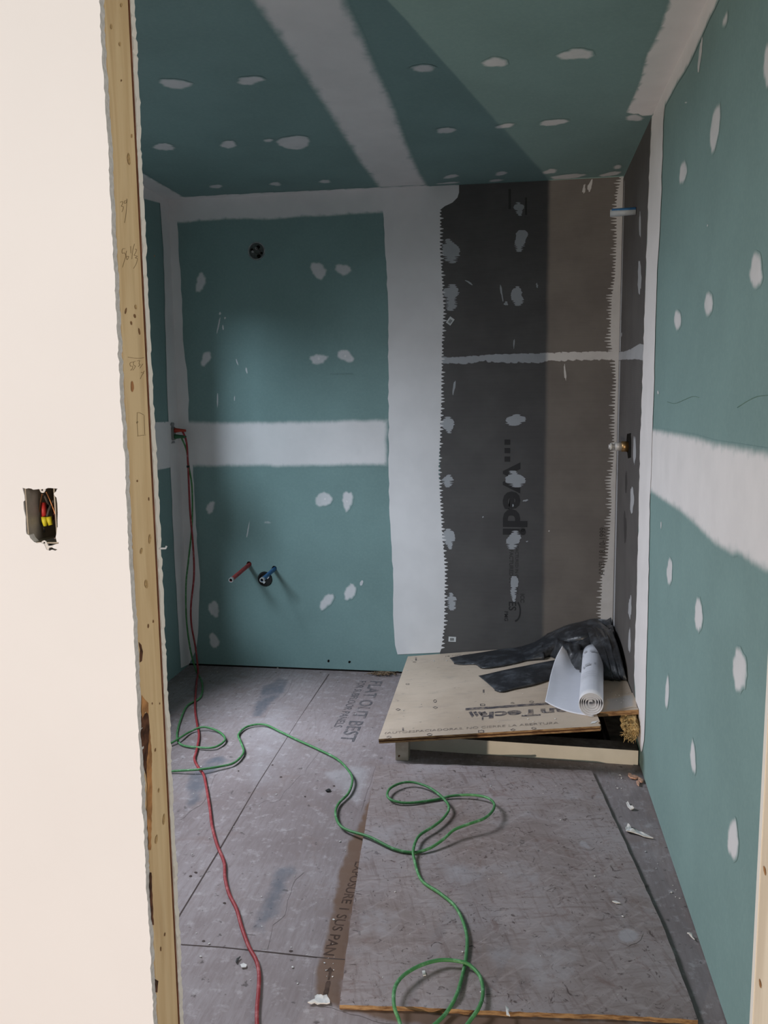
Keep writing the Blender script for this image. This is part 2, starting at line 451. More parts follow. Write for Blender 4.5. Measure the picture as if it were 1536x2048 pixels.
# window
wn = struct(root('window_1', (XL-.1, (WY0+WY1)/2, WZ0), '', '')); del wn['label']; del wn['category']
bm = bmesh.new()
for a, b in (((WY0, WZ0), (WY1, WZ0+.045)), ((WY0, WZ1-.045), (WY1, WZ1)), ((WY0, WZ0+.045), (WY0+.045, WZ1-.045)), ((WY1-.045, WZ0+.045), (WY1, WZ1-.045)), (((WY0+WY1)/2-.02, WZ0+.045), ((WY0+WY1)/2+.02, WZ1-.045))):
    bm_box(bm, (XL-.135, a[0], a[1]), (XL-.085, b[0], b[1]))
fin('window_frame', bm, MFRAME, wn)
box('window_pane', (XL-.112, WY0+.045, WZ0+.045), (XL-.108, WY1-.045, WZ1-.045), MGLASS, wn)
ce = struct(box('ceiling', (XL-.14, -1.6, CH), (1.6, D+.1, CH+.02), MG))
fl = struct(box('floor', (XL-.14, -1.6, -.02), (1.6, D+.1, 0), MFLOOR))

# near wall: white drywall sheet with ragged edge and box cut-out
def ragged(x, y, z0, z1, amp, step=.007, seed=3):
    rnd = random.Random(seed); out = []; z = z0; a = 0
    while z < z1:
        a = a*.85+rnd.uniform(-1, 1)*amp*.25
        out.append((x+a+rnd.uniform(-1, 1)*amp*.4, y, z)); z += step*rnd.uniform(.6, 1.4)
    out.append((x+a, y, z1)); return out
hp = [(205,215),(225,300),(262,440),(268,560),(225,590),(240,800),(290,1010),(290,1130),(300,1400),(315,1470),(385,1510),(420,1590),(520,1690),(600,1720),(700,1705),(800,1760),(860,1900),(950,1930),(1010,1900),(1090,1930),(1160,1900),(1060,1870),(1010,1840),(1080,1760),(1180,1740),(1195,1710),(1140,1690),(1110,1560),(1135,1440),(1150,1300),(1165,1280),(1160,1080),(1165,900),(1155,640),(1130,480),(1080,430),(1060,370),(1130,300),(1130,265),(1170,240),(1040,225),(900,215),(830,245),(640,250),(500,265),(440,235),(370,225),(300,240)]
hole = [onfront(30+x/13.65, 960+y/13.65) for x, y in hp]
wf = struct(slab('wall_front', [(XL-.14, YF, 0), (XJL, YF, 0)]+ragged(XJL, YF, .01, CH, .0022)+[(XL-.14, YF, CH)], [hole], (0, .0138, 0), [MW, MCORE], side_mi=1))
slab('inner_drywall', [(XL, YF+.1035, 0), (XJL+.002, YF+.1035, 0)]+ragged(XJL+.001, YF+.1035, .01, CH, .0028, seed=9)+[(XL, YF+.1035, CH)], [], (0, .0145, 0), m_white('torn_paper_edge', (.66, .61, .53)), wf)
wf2 = struct(slab('wall_front_right', [(XJR, YF, 0), (1.5, YF, 0), (1.5, YF, CH), (XJR, YF, CH)], [], (0, .0138, 0), [MW, MCORE], side_mi=1))
slab('inner_drywall', [(XJR-.0005, YF+.1035, 0), (XR+.013, YF+.1035, 0), (XR+.013, YF+.1035, CH), (XJR-.0005, YF+.1035, CH)], [], (0, .0145, 0), m_white('paper_edge', (.74, .69, .62)), wf2)

# studs lining the doorway
def knots(lst, f, off, parent, name='knot'):
    for i, (x, y, w_, h_, rot, m) in enumerate(lst):
        film(name, blob_px(x, y, w_*.75, h_*.85, rot, 16, .12, i), f, off, m, parent, rim=0)
st = tag(box('wall_stud', (XJL-.038, YF+.0142, .002), (XJL-.0005, YF+.0975, CH-.002), MPINE, bev=.0015), 'pine stud lining the left side of the doorway, with pencilled measurements', 'stud')
jo = lambda x, y, o=0: onjamb(x, y, o)
knots([(243,10,5,10,.1,MKNOT2),(223,53,5,12,0,MKNOT2),(240,88,5,10,0,MKNOT2),(243,161,3,5,0,MKNOT),(264,272,4,9,0,MKNOT2),(258,318,8,26,-.1,MKNOT2),(252,622,4,14,.2,MKNOT),(270,632,5,10,-.2,MKNOT),(263,646,4,10,-.2,MKNOT),(279,663,4,16,-.15,MKNOT),(272,614,5,12,-.2,MKNOT2),(265,773,8,24,0,m_plain('red_knot', (.36, .16, .06), .7)),
       (275,962,3,6,0,MKNOT),(298,998,3,8,0,MKNOT),(283,1102,6,14,.1,MKNOT2),(300,1078,6,22,.1,MKNOT2),(293,1168,9,20,0,MKNOT2),(297,1252,4,9,.1,MKNOT),(307,1243,3,7,0,MKNOT),(305,1407,2,6,0,MKNOT),(320,1407,2,5,0,MKNOT),(311,1500,3,9,.1,MKNOT),(318,1581,4,10,.1,MKNOT2),(328,1639,6,24,.1,MKNOT2),(313,1679,6,22,.1,MKNOT2),(330,1869,3,9,.1,MKNOT),(322,1898,3,12,0,MKNOT),(309,512,2,4,0,MKNOT)], jo, .0005, st)
# dark bark pocket on the lower outer edge
film('bark', densify([(296,1424),(283,1432),(282,1465),(285,1500),(288,1530),(294,1560),(300,1572),(303,1560),(303,1520),(301,1480),(299,1450)], 8, .8, 5), jo, .0006, MBARK, st, rim=0)
film('bark', densify([(300,1455),(296,1500),(293,1540),(295,1570),(294,1620),(297,1700),(302,1700),(303,1650),(304,1600),(304,1540),(303,1500)], 8, .9, 6), jo, .0009, MBARK2, st, rim=0)
film('bark', densify([(278,1284),(281,1300),(280,1325),(284,1322),(286,1303),(283,1290)], 6, .6, 7), jo, .0007, MBARK, st, rim=0)
film('bark', densify([(284,1390),(287,1395),(291,1400),(297,1406),(297,1428),(291,1423),(285,1436),(283,1420)], 6, .6, 8), jo, .0007, MBARK2, st, rim=0)
film('bark', densify([(300,1745),(300,1800),(305,1850),(308,1850),(305,1800),(303,1745)], 8, .8, 9), jo, .0007, MBARK, st, rim=0)
film('bark', densify([(310,1958),(312,1985),(315,1985),(317,1962)], 6, .6, 10), jo, .0007, MBARK, st, rim=0)
# reddish lines where the stud meets the inner drywall
bm = bmesh.new(); bm_box(bm, (XJL-.037, YF+.098, .002), (XJL-.0006, YF+.1034, CH-.002)); fin('edge_gap', bm, m_plain('reddish_gap', (.13, .05, .025), .9, .1, 0, .3, 30), st)
def strokes(name, lines, f, off, r, mat, parent):
    bm = bmesh.new()
    for ln in lines:
        P = catmull([f(x, y, off) for x, y in ln], 4) if len(ln) > 2 else [f(x, y, off) for x, y in ln]
        tube_bm(bm, P, r, 4)
    return fin(name, bm, mat, parent)
c2 = lambda L: [[(200+x/8.536, 380+y/8.536) for x, y in l] for l in L]
c3 = lambda L: [[(220+x/7.314, 620+y/7.314) for x, y in l] for l in L]
strokes('pencil_mark', c2([[(345,210),(385,195),(385,240),(365,275),(400,285),(395,330),(375,375)], [(450,180),(420,190),(415,225),(450,215),(460,150)], [(463,160),(455,300),(440,450),(420,560)]]), jo, .0001, .00032, MPENCIL, st)
strokes('pencil_mark', c2([[(430,1000),(385,1010),(380,1080),(420,1075),(440,1130),(415,1220),(385,1320)], [(455,1040),(445,1100),(460,1190),(485,1160),(490,1130),(455,1140)], [(525,960),(530,1080)], [(590,920),(560,1040),(545,1180)], [(600,1010),(625,1020),(605,1080),(580,1115)], [(590,1120),(640,1130),(600,1160),(640,1170),(620,1260),(575,1340)]]), jo, .0001, .00032, MPENCIL, st)
strokes('pencil_mark', c3([[(262,688),(330,700),(430,708),(500,695)], [(340,760),(295,775),(300,820),(335,825),(320,870),(300,880)], [(375,750),(345,765),(350,810),(375,820),(350,865),(335,880)], [(400,745),(435,740),(425,780),(440,800),(415,830)], [(480,790),(440,850)], [(455,910),(480,920),(505,890)], [(495,920),(465,960),(445,1010)]]), jo, .0001, .00032, MPENCIL, st)
strokes('pencil_mark', c3([[(395,1505),(430,1502),(495,1535)], [(400,1510),(398,1630),(410,1845)], [(500,1540),(505,1680),(510,1820)], [(400,1845),(460,1835),(525,1828)], [(395,1660),(388,1640),(410,1632),(400,1655)]]), jo, .0001, .00032, MPENCIL, st)
st2 = tag(box('wall_stud', (XJR+.0005, YF+.0142, .002), (XJR+.038, YF+.1030, CH-.002), MPINE2, bev=.0015), 'pale pine stud at the right edge of the doorway', 'stud')
jr = lambda x, y, o=0: hit(x, y, (XJR-o, 0, 0), (1, 0, 0))
knots([(1529, 1741, 5, 24, -.2, MBARK2), (1520, 1967, 5, 22, -.2, MBARK2)], jr, .0004, st2)
# sliver of torn paper sticking out of the inner drywall edge
bm = bmesh.new(); tube_bm(bm, [aty(318, 1097, YB-.008), aty(331, 1097, YB+.004), aty(333, 1092, YB+.006)], .0018, 5); fin('torn_sliver', bm, MSCRAP, wf)

# ------------------------------------------------------------------ CEILING compound
film('joint_compound', densify([(139,-500),(285,-296),(400,-135),(497,0),(565,95),(625,185),(680,270),(715,325),(748,368),(775,400),(878,400),(843,345),(815,280),(793,215),(768,160),(725,60),(697,0),(640,-130),(560,-310),(477,-500)], 25, 1.5, 1), onceil, .0008, MUDG, ce, rim=.035)
film('joint_compound', densify([(1480,-360),(1400,-130),(1335,0),(1318,55),(1293,105),(1273,175),(1250,226),(1283,233),(1330,231),(1385,112),(1445,0),(1640,-370)], 20, 1.5, 2), onceil, .0008, MUDG, ce, rim=.012)
film('joint_compound', densify([(268,330),(285,345),(367,393),(500,386),(640,380),(760,374),(850,370),(950,390),(850,400),(338,425),(300,425),(240,390),(220,340)], 22, .6, 3), onceil, .0009, MUDG, ce, rim=.004)
for i, (x, y, w_, h_, r) in enumerate([(351,168,68,22,.03),(500,161,60,19,0),(328,294,48,16,.1),(457,289,40,16,0),(588,285,80,26,-.05),(537,281,22,9,0),(432,373,33,8,0),(551,368,27,9,0),(650,363,26,9,0),(847,137,58,16,0),(990,125,56,22,-.1),(1152,109,74,26,-.05),(892,261,40,15,-.1),(1010,252,42,11,-.15),(1107,245,58,15,-.1),(902,353,38,8,-.15),(1002,347,30,9,-.15),(1100,343,33,11,-.1),(1136,353,80,10,-.1),(1221,348,50,9,-.2),(1235,334,22,10,-.1),(1269,236,42,15,-.05),(897,366,50,5,-.05),(992,361,36,6,-.1)]):
    film('spackle_patch', blob_px(x, y, w_, h_, r, 26, .14, i), onceil, .0010+i*.00002, MUDS, ce, rim=.016)

# ------------------------------------------------------------------ BACK WALL compound
film('joint_compound', densify([(310,385),(367,380),(500,372),(640,364),(770,357),(916,349.5),(916,380),(912,398),(890,412),(880,420),(800,428),(768,428),(740,429),(700,431),(650,435),(600,436),(560,440),(530,442),(500,440),(450,441),(400,444),(354,448),(310,448)], 22, 1.2, 4), onback, .0010, MUDG, wb, rim=.018)
left_e = [(766,424),(769,480),(773,540),(776,600),(777,700),(777,840),(777,934),(779,1000),(782,1080),(786,1150),(786,1230),(790,1290),(795,1309)]
right_e = [(918,370),(918,385),(915,395),(905,405),(890,412),(880,420),(880,500),(884,560),(887,620),(884,680),(883,740),(882,800),(880,870),(877,930),(880,1000),(884,1060),(890,1140),(889,1200),(888,1250),(883,1290),(880,1305)]
tv = teeth([p for p in right_e[5:]], 7.2, 8, 4)
film('joint_compound', [(766,377)]+[right_e[0]]+densify(right_e[:5], 8, 1.5, 2, False)[1:]+tv+densify(left_e[::-1], 14, 1.4, 6, False), onback, .0026, MUDBB, wb, rim=0)
film('joint_compound', densify([(325,841),(372,839),(450,841),(560,840),(680,837),(778,836),(778,935),(700,934),(600,936),(550,938),(540,935),(480,936),(400,936),(325,936)], 22, 1.2, 7), onback, .0009, MUDG, wb, rim=.032)
film('joint_compound', densify([(310,410),(353,418),(354,428),(357,500),(362,560),(364,620),(366,680),(374,740),(378,800),(377,838),(380,880),(386,935),(395,1100),(400,1150),(397,1250),(392,1300),(379,1327),(340,1327),(320,1080),(315,760)], 16, 1.2, 8), onback, .0014, MUDBB, wb, rim=0)
for i, (x, y, w_, h_, r) in enumerate([(401,565,24,42,.1),(412,717,22,34,.7),(637,541,36,36,.3),(686,539,36,26,.1),(637,718,40,24,0),(691,712,38,27,.3),(421,1015,18,32,.2),(428,1218,24,38,-.1),(428,1281,20,40,-.4),(647,999,34,36,.3),(695,1001,26,42,0),(653,1203,24,40,.5),(700,1184,24,40,.15),(723,1166,7,11,.3),(437,651,4,32,.2),(446,655,4,10,0),(493,741,4,12,-.2),(474,724,3,14,-.3),(435,800,3,32,0),(469,797,2,12,0),(496,1060,3,34,.2),(535,1045,20,7,0),(440,627,5,6,0),(450,636,4,5,0)]):
    film('spackle_patch', blob_px(x, y, w_, h_, r, 24, .15, i+50), onback, .0008+i*.00002, MUDS, wb, rim=.014 if w_ > 12 else .0015)
text('wall_stamp', 'WALLBOARD PANEL', onback(660, 750, .0007), (1, 0, 0), (0, 0, 1), .013, MINKG, wb)
for x, y in ((657, 1322), (699, 1324)): film('screw_hole', blob_px(x, y, 5, 5, 0, 10), onback, .0009, MHOLE, wb, rim=0)
for x, y, r in ((637.5, 717.5, 2.6), (690.5, 712, 2.3), (650, 998, 2), (694, 1003, 2)):
    film('spackle_patch', blob_px(x, y, 2*r, 2*r, 0, 10), onback, .0022, MUDG, wb, rim=0)

# ------------------------------------------------------------------ grey backer boards
bb = slab('backer_board', [onback(880, 372, 0), V((XR, D, CH-.004)), V((XR, D, .17)), onback(880, 1312, 0)], [], (0, -.0015, 0), MB_, wb)
s = 'sealant'
film('sealant', densify([(880,712),(930,712),(980,708),(1030,706),(1080,705),(1150,702),(1240,701),(1240,721)], 12, 1, 1, False)+densify([(1228,722),(1180,722),(1110,723),(1080,728),(1020,727),(965,724),(930,730),(900,729),(880,728)], 6, 2, 2, False), onback, .0022, MUDB, wb, rim=.003)
cornl = [(1235,353),(1229,375),(1225,400),(1225,480),(1222,550),(1215,600),(1213,680),(1222,720),(1224,760),(1221,830),(1220,900),(1217,940),(1213,960),(1215,1000),(1212,1060),(1210,1080),(1207,1120),(1197,1140),(1196,1180),(1194,1210),(1193,1262)]
rnd = random.Random(5)
def combl(pts, pitch, depth, sd):
    m = teeth([(-x, y) for x, y in pts], pitch, depth, sd); return [(-x, y) for x, y in m]
film('sealant', combl([(x+8, y) for x, y in cornl], 6.2, 13, 8)+[(1225,1262),(1232,940),(1240,640),(1247.5,353)], onback, .0024, MUDB, wb, rim=0)
def comb_patch(x, y, w_, h_, off, f, parent, seed):
    """dab of sealant whose edges are dragged into short horizontal lines by the mesh of the board"""
    rnd = random.Random(seed*31+5); L = []; R = []; n = max(8, int(h_/1.6)); p1, p2, p3 = [rnd.uniform(0, 6.28) for _ in range(3)]
    lo = rnd.choice((.45, .6, .7)); up = rnd.choice((.0, .15, .25)); drift = rnd.uniform(-.25, .25)
    for k in range(n):
        t = k/(n-1); a = math.sin(math.pi*(.06+.88*t))**.55
        hw = w_/2*a*(1+.16*math.sin(5*t+p1)+.10*math.sin(11*t+p2)); cx = x+drift*w_*(t-.5)+1.2*math.sin(7*t+p3)
        comb = (t > lo or t < up) and k % 2 == 0
        kl = rnd.uniform(.25, .75) if comb else rnd.uniform(.88, 1.1)
        kr = rnd.uniform(.25, .8) if comb else rnd.uniform(.88, 1.1)
        yy = y-h_/2+t*h_; L.append((cx-hw*kl, yy)); R.append((cx+hw*kr, yy))
    film('sealant_dab', L+R[::-1], f, off, MUDB, parent, rim=.002)
for i, q in enumerate([(901,502,36,50),(1041,482,28,44),(1038,418,20,28),(902,595,34,54),(1034,592,26,40),(896,850,26,34),(1031,840,38,24),(896,962,24,26),(1030,958,40,34),(898,1078,24,42),(1027,1080,32,38),(903,1203,22,36),(1028,1178,18,52)]):
    comb_patch(*q, .0023, onback, wb, i)
for x, y, w_, h_, r in [(1003,585,4,34,-.15),(1012,607,7,10,0),(1028,687,3,20,.1),(1130,745,4,36,-.1),(914,588,12,5,-.4),(938,565,16,4,.5),(908,775,5,28,.15),(1051,1001,11,4,-.3),(966,1034,4,3,0),(1054,1083,4,3,0),(1074,571,4,10,0),(1180,372,8,24,.1),(1168,378,5,22,.1),(1113,824-470,4,3,0),(1098,1062,3,3,0),(1026,1011,4,5,0)]:
    film('sealant_dab', blob_px(x, y, w_, h_, r, 14, .3, int(x)), onback, .0022, MUDB, wb, rim=.0008)
def bk(px, py): return onback(px, py, .0048)
dn = V((0, 0, -1)); rt = V((1, 0, 0))
# logo lettering, reading down the board
for y0 in (879, 896, 913):
    film('board_print', [(1009, y0), (1020.5, y0), (1020.5, y0+10.5), (1009, y0+10.5)], onback, .0020, MINKB, wb, rim=0)
pE = bk(1009, 933)
text('board_print', 'wedi', V((onback(1009, 929).x, D-.0020, onback(1009, 929).z)), dn, rt, .160, MINKB, wb, bold=.0062, sx=1.16)
text('board_print', '®', V((onback(1041, 1058).x, D-.0020, onback(1041, 1054).z)), dn, rt, .030, MINKB2, wb)
text('board_print', 'MANUFACTURED IN', V((onback(1019, 1098).x, D-.0020, onback(1019, 1068).z)), dn, rt, .027, MINKB2, wb, bold=.0006)
text('board_print', 'MANUFACTURED IN GERMANY', V((onback(1031, 1080).x, D-.0020, onback(1031, 1068).z)), dn, rt, .022, MINKB2, wb, bold=.0003, sx=.98)
text('board_print', 'ICC', V((onback(1041, 1187).x, D-.0020, onback(1041, 1187).z)), dn, rt, .028, MINKB2, wb, bold=.001)
text('board_print', 'ES', V((onback(1018, 1202).x, D-.0020, onback(1018, 1202).z)), dn, rt, .052, MINKB, wb, bold=.001)
text('board_print', 'PMG', V((onback(1009, 1222).x, D-.0020, onback(1009, 1222).z)), dn, rt, .026, MINKB, wb, bold=.0006)
arc = [(1018,1192),(1015,1202),(1018,1204),(1021,1196)]
film('board_print', [(1034+12*math.cos(a)*1.0-4, 1222+22*math.sin(a)) for a in [math.radians(d) for d in range(-60, 100, 10)]]+[(1034+9*math.cos(a)-4, 1222+18*math.sin(a)) for a in [math.radians(d) for d in range(90, -70, -10)]], onback, .0020, MINKB, wb, rim=0)
text('board_print', 'ANSI 118.10-1999', V((onback(1208.5, 1150).x, D-.0030, onback(1208.5, 1150).z)), V((0, 0, 1)), V((-1, 0, 0)), .040, MINKB, wb, bold=.0003, sx=.80)
# labels with bar codes
def label(cx, cy, w_, h_, rot):
    def q(a, b): return (cx+a*math.cos(rot)-b*math.sin(rot), cy+a*math.sin(rot)+b*math.cos(rot))
    lb = film('barcode_label', [q(-w_/2, -h_/2), q(w_/2, -h_/2), q(w_/2, h_/2), q(-w_/2, h_/2)], onback, .0032, MLABEL, wb, rim=0)
    bm = bmesh.new()
    for k in range(7):
        a = -w_*.28+k*w_*.075; P = [onback(*q(a+dx, dy), .0036) for dx, dy in ((0, -h_*.25), (w_*.04, -h_*.25), (w_*.04, h_*.3), (0, h_*.3))]
        bm.faces.new([bm.verts.new(p) for p in P])
    fin('barcode', bm, MBLK, lb, norm=False)
label(900.5, 642, 15, 11, -.95); label(904.5, 1278.5, 15, 10, .05)
# flat dark upright bars on the board near the ceiling
for q in ([(1017,378),(1022,378),(1022,418),(1017,418)], [(1050,395),(1054,395),(1054,430),(1050,430)]):
    film('board_print', q, onback, .0020, MINKB2, wb, rim=0)

# ------------------------------------------------------------------ LEFT WALL compound
film('joint_compound', densify([(320,405),(327,500),(332,700),(337,840),(340,900),(348,1100),(357,1250),(362,1336),(392,1322),(385,1080),(370,760),(356,402)], 25, .6), onleft, .0022, MUDBB, wl, rim=0)
film('joint_compound', densify([(235,300),(285,350),(352,392),(352,412),(322,408),(285,398),(240,375)], 20, .5), onleft, .0014, MUDG, wl, rim=.008)
film('joint_compound', densify([(205,846),(370,841),(372,930),(318,941),(300,944),(205,965)], 20, .5), onleft, .0018, MUDG, wl, rim=.008)

# ------------------------------------------------------------------ RIGHT WALL
vl = [(1304,232),(1299,330),(1295,450),(1293,500),(1288,650),(1282,850),(1280,880),(1277,1050),(1273,1200),(1268,1350),(1271,1400),(1275,1440),(1276,1480),(1282,1504)]
vr = [(1328,215),(1324,330),(1322,400),(1320,450),(1315,525),(1310,680),(1305,853),(1303,920),(1300,990),(1298,1100),(1295,1250),(1292,1360),(1290,1430),(1288,1480),(1284,1502)]
slab('backer_board', [V((XR, D-.0016, CH-.012)), onright(1303, 236), onright(1293, 500), onright(1282, 850), onright(1273, 1200), onright(1268, 1350), onright(1271, 1412), V((XR, D-.0016, .17))], [], (-.0015, 0, 0), MB_, wr)
ex = lambda P, k: densify(P, k, .8, 3, False)
film('joint_compound', ex(vr, 18)+ex(vl[::-1], 12), onright, .0026, MUDBB, wr, rim=0)
film('joint_compound', densify([(1306,262),(1306,212),(1345,112),(1395,0),(1570,-370),(1650,-370),(1480,-90),(1438,0),(1403,75),(1383,120),(1353,170),(1330,213),(1323,262)], 20, 1.2, 4), onright, .0014, MUDG, wr, rim=.016)
film('joint_compound', densify([(1288,852),(1330,858),(1370,865),(1390,868),(1430,880),(1470,886),(1536,896),(1720,930),(1720,1278),(1536,1153),(1505,1135),(1475,1112),(1465,1115),(1430,1095),(1405,1070),(1385,1050),(1358,1026),(1330,1008),(1303,989),(1284,988)], 22, 1.5, 5), onright, .0010, MUDG, wr, rim=.028)
for i, (x, y, w_, h_, r) in enumerate([(1430,256,18,112,.14),(1366,345,14,60,.1),(1417,608,18,58,.05),(1512,542,30,76,.05),(1355,640,15,48,0),(1339,1143,13,56,0),(1397,1230,17,78,0),(1479,1340,30,98,-.08),(1334,1385,9,72,.05),(1386,1515,12,74,-.03),(1466,1680,26,82,0),(1534,130,18,90,.05),(1316,785,3,9,0),(1322,1050,2,16,0),(1450,40,10,40,.3),(1400,110,6,70,.1),(1415,451,3,6,.2),(1372,205,7,4,0)]):
    film('spackle_patch', blob_px(x, y, w_, h_, r, 26, .13, i+90), onright, .0006+i*.00002, MUDS, wr, rim=.016 if w_ > 8 else .003)
for (x, y, w_, h_) in [(1279,555,7,76),(1280,450,4,60),(1269,900,5,70),(1264,1000,8,54),(1260,1215,6,52),(1259,1282,5,56),(1243,669,3,10)]:
    film('sealant_dab', blob_px(x, y, w_, h_, 0, 20, .25, int(y)), onright, .0022, MUDB, wr, rim=.006)
film('sealant', densify([(1238,703),(1255,700),(1270,692),(1280,686),(1288,688),(1287,722),(1270,719),(1237,722)], 8, 1.2, 2), onright, .0024, MUDB, wr, rim=.004)
film('sealant', [(1248,353),(1240,640),(1233,940),(1226,1262),(1229,1262),(1236,940),(1243,640),(1250,353)], onright, .0022, MUDB, wr, rim=.002)
film('board_print', blob_px(1252, 965, 4, 50, 0, 12), onright, .0020, MINKB2, wr, rim=0)
film('board_print', blob_px(1250, 1055, 5, 70, 0, 12), onright, .0020, MINKB2, wr, rim=0)
strokes('pencil_mark', [[(1335,804),(1350,807),(1370,799),(1385,793),(1398,795)], [(1475,815),(1495,802),(1515,793),(1545,790)]], onright, .0005, .0010, m_plain('faint_pencil', (.14, .24, .2)), wr)
# valve cut-out: flat film, the shade inside painted as near-black colour
film('valve_hole_shade', densify([(1254,868),(1262,866),(1262,915),(1256,917),(1255,905),(1252,903),(1253,878)], 6, .5), onright, .0021, MHOLE, wr, rim=0)
vc = onright(1257, 893)
va = root('shower_valve', vc, 'brass shower valve with a grey stem poking out of the side backer board', 'valve')
x0, y0, z0 = vc
tube('valve_body', [V((XR-.002, y0, z0)), V((XR-.030, y0, z0))], .023, MBRASS, va, 20)
tube('collar', [V((XR-.028, y0, z0)), V((XR-.058, y0, z0))], .019, MSILV, va, 20)
tube('stem', [V((XR-.056, y0, z0)), V((XR-.084, y0, z0))], .010, MSILV, va, 12)
tube('stem_tip', [V((XR-.068, y0, z0)), V((XR-.078, y0, z0))], .015, m_plain('pale_plastic', (.45, .46, .45)), va, 6)
vc = onright(1273, 423)
sh = root('shower_pipe_stub', vc, 'short blue and silver shower pipe stub sticking out of the side board near the ceiling', 'pipe')
x0, y0, z0 = vc
tube('pipe', [V((XR-.003, y0, z0)), V((XR-.105, y0+.01, z0))], .0145, m_plain('blue_grey_pipe', (.30, .34, .38), .5, .4), sh, 20)
tube('blue_sleeve', [V((XR-.003, y0, z0+.004)), V((XR-.098, y0+.01, z0+.004))], .0137, MBLUEP, sh, 20)

# ------------------------------------------------------------------ FLOOR marks
ff = lambda x, y, o=0: onfloor(x, y, o)
film('seam', [(657,1348),(659,1348),(597,1440),(519,1564),(441,1698),(356,1838),(353,1838),(438,1698),(517,1564),(596,1440)], ff, .0006, MSEAM, fl, rim=0)
film('seam', [(362,1888),(440,1893),(540,1903),(640,1914),(690,1918),(690,1920),(640,1916),(540,1905),(440,1894.5),(362,1889.5)], ff, .0011, MSEAM, fl, rim=0)
film('bare_strip', densify([(752,1548),(742,1572),(728,1610),(712,1650),(690,1690),(674,1740),(664,1790),(655,1840),(645,1880),(640,1905),(632,1920),(624,1980),(622,2004),(676,2020),(760,2045),(840,2055),(880,2062),(1000,2066),(1150,2078),(1400,2090),(1420,2046),(900,2020),(690,2004),(715,1800),(760,1548)], 14, 2, 3), ff, .0009, MBROWN, fl, rim=.016)
film('faded_stamp', densify([(541,1729),(560,1730),(575,1722),(600,1726),(608,1745),(590,1760),(575,1800),(570,1830),(545,1850),(535,1898),(522,1898),(510,1870),(490,1868),(500,1820),(520,1790)], 12, 2), ff, .0008, MBLUE, fl, rim=.035)
film('faded_stamp', densify([(520,1370),(560,1352),(585,1358),(575,1385),(545,1412),(530,1435),(495,1436),(500,1415)], 12, 3), ff, .0008, MBLUE, fl, rim=.035)
film('faded_stamp', densify([(365,1560),(400,1520),(450,1505),(470,1520),(430,1550),(410,1600),(360,1640)], 12, 3), ff, .0008, MBLUE, fl, rim=.035)
film('pale_patch', densify([(640,1545),(690,1530),(752,1532),(735,1580),(722,1622),(690,1600),(660,1570)], 12, 2), ff, .0007, MPALE, fl, rim=.03)
film('pale_patch', densify([(480,1380),(620,1400),(640,1500),(560,1600),(470,1620),(430,1520)], 14, 6), ff, .0005, MPALE, fl, rim=.20)
fy = V((0, -1, 0)); fx = V((1, 0, 0))
def ftext(body, px, py, size, mat, sx=1, bold=0, u=fy, v=fx, z=.0010, par=fl, nm='floor_stamp', sp=1):
    o = onfloor(px, py, z); return text(nm, body, o, u, v, size, mat, par, sx=sx, bold=bold, spacing=sp)
ftext('FLAT OUT BEST', 742, 1361, .088, MINKF, sx=1.24, bold=.0010)
ftext('FOR SUBFLOOR PANELS', 719, 1361, .052, MINKF, sx=1.10)
ftext('EXPOSURE 1 SUS PAN', 712, 1722, .040, MINKD, sx=1.15, bold=.0006)
film('floor_stamp', [(661,1934),(668,1943),(664,1943),(659,1960),(655,1960),(658,1943),(650,1942)], ff, .0012, MINKD, fl, rim=0)
film('floor_stamp', densify([(654,1962),(661,1962),(654,1995),(644,1997)], 6, 1.5), ff, .0012, MINKD, fl, rim=0)
for x, y, r in ((582,1902,3.5),(449,1806,3),(392,1745,3),(381,1752,3),(407,1882,3),(650,1907,3),(545,1530,2),(562,1554,2.5),(610,1593,2),(706,1480,2),(668,1572,2.5),(477,1542,2)):
    film('screw_head', blob_px(x, y, 2.2*r, 1.3*r, 0, 10, .15), ff, .0008, MSEAM, fl, rim=0)
# osb sheet lying on the floor
ZO = .0125
oo = lambda x, y, o=0: onfloor(x, y, ZO+o)
osb_px = [(752,1532),(790,1527),(950,1531),(1183,1541),(1262,1712),(1330,1862),(1396,2040),(1250,2031),(1100,2026),(940,2020),(820,2013),(679,2010),(700,1850),(722,1700)]
osb = slab('osb_sheet', [oo(x, y) for x, y in densify(osb_px, 12, .9, 9)], [], (0, 0, -ZO+.0006), [MOSB, MEDGE], side_mi=1)
tag(osb, 'weathered strand board sheet lying loose on the floor in front of the shower base', 'board')
for (x, y, w_, h_) in ((1257,1872,56,34),(1170,1690,40,18)):
    film('dust_smear', densify(blob_px(x, y, w_, h_, .3, 9, .2, 3), 8, 1.5), lambda a, b, o=0: oo(a, b, o), .0008, m_film('smear', osb_color, (.40, .39, .42), .3, .9, .8, 20, cap=.5), osb, rim=.015)

# ------------------------------------------------------------------ SHOWER BASE
cl_, cr_ = onfloor(818, 1499), onfloor(1277, 1531)
CZ = .060
cd = (cr_-cl_).normalized(); cn = V((-cd.y, cd.x, 0))        # along, back
cb = root('shower_curb', (cl_+cr_)/2, 'low cream shower curb on the floor under the tilted plywood panel', 'curb')
cr_ = cl_+cd*((XR-.006-cl_.x)/cd.x)
bm = bmesh.new()
def prism(bm, pts, z0, z1, mi_side=0, mi_top=1):
    a = [bm.verts.new((p.x, p.y, z0)) for p in pts]; b = [bm.verts.new((p.x, p.y, z1)) for p in pts]
    bm.faces.new(a[::-1]); bm.faces.new(b).material_index = mi_top
    for i in range(len(pts)):
        j = (i+1) % len(pts); bm.faces.new((a[i], a[j], b[j], b[i])).material_index = mi_side
prism(bm, [cl_, cr_, cr_+cn*.085, cl_+cn*.085], .0005, CZ)
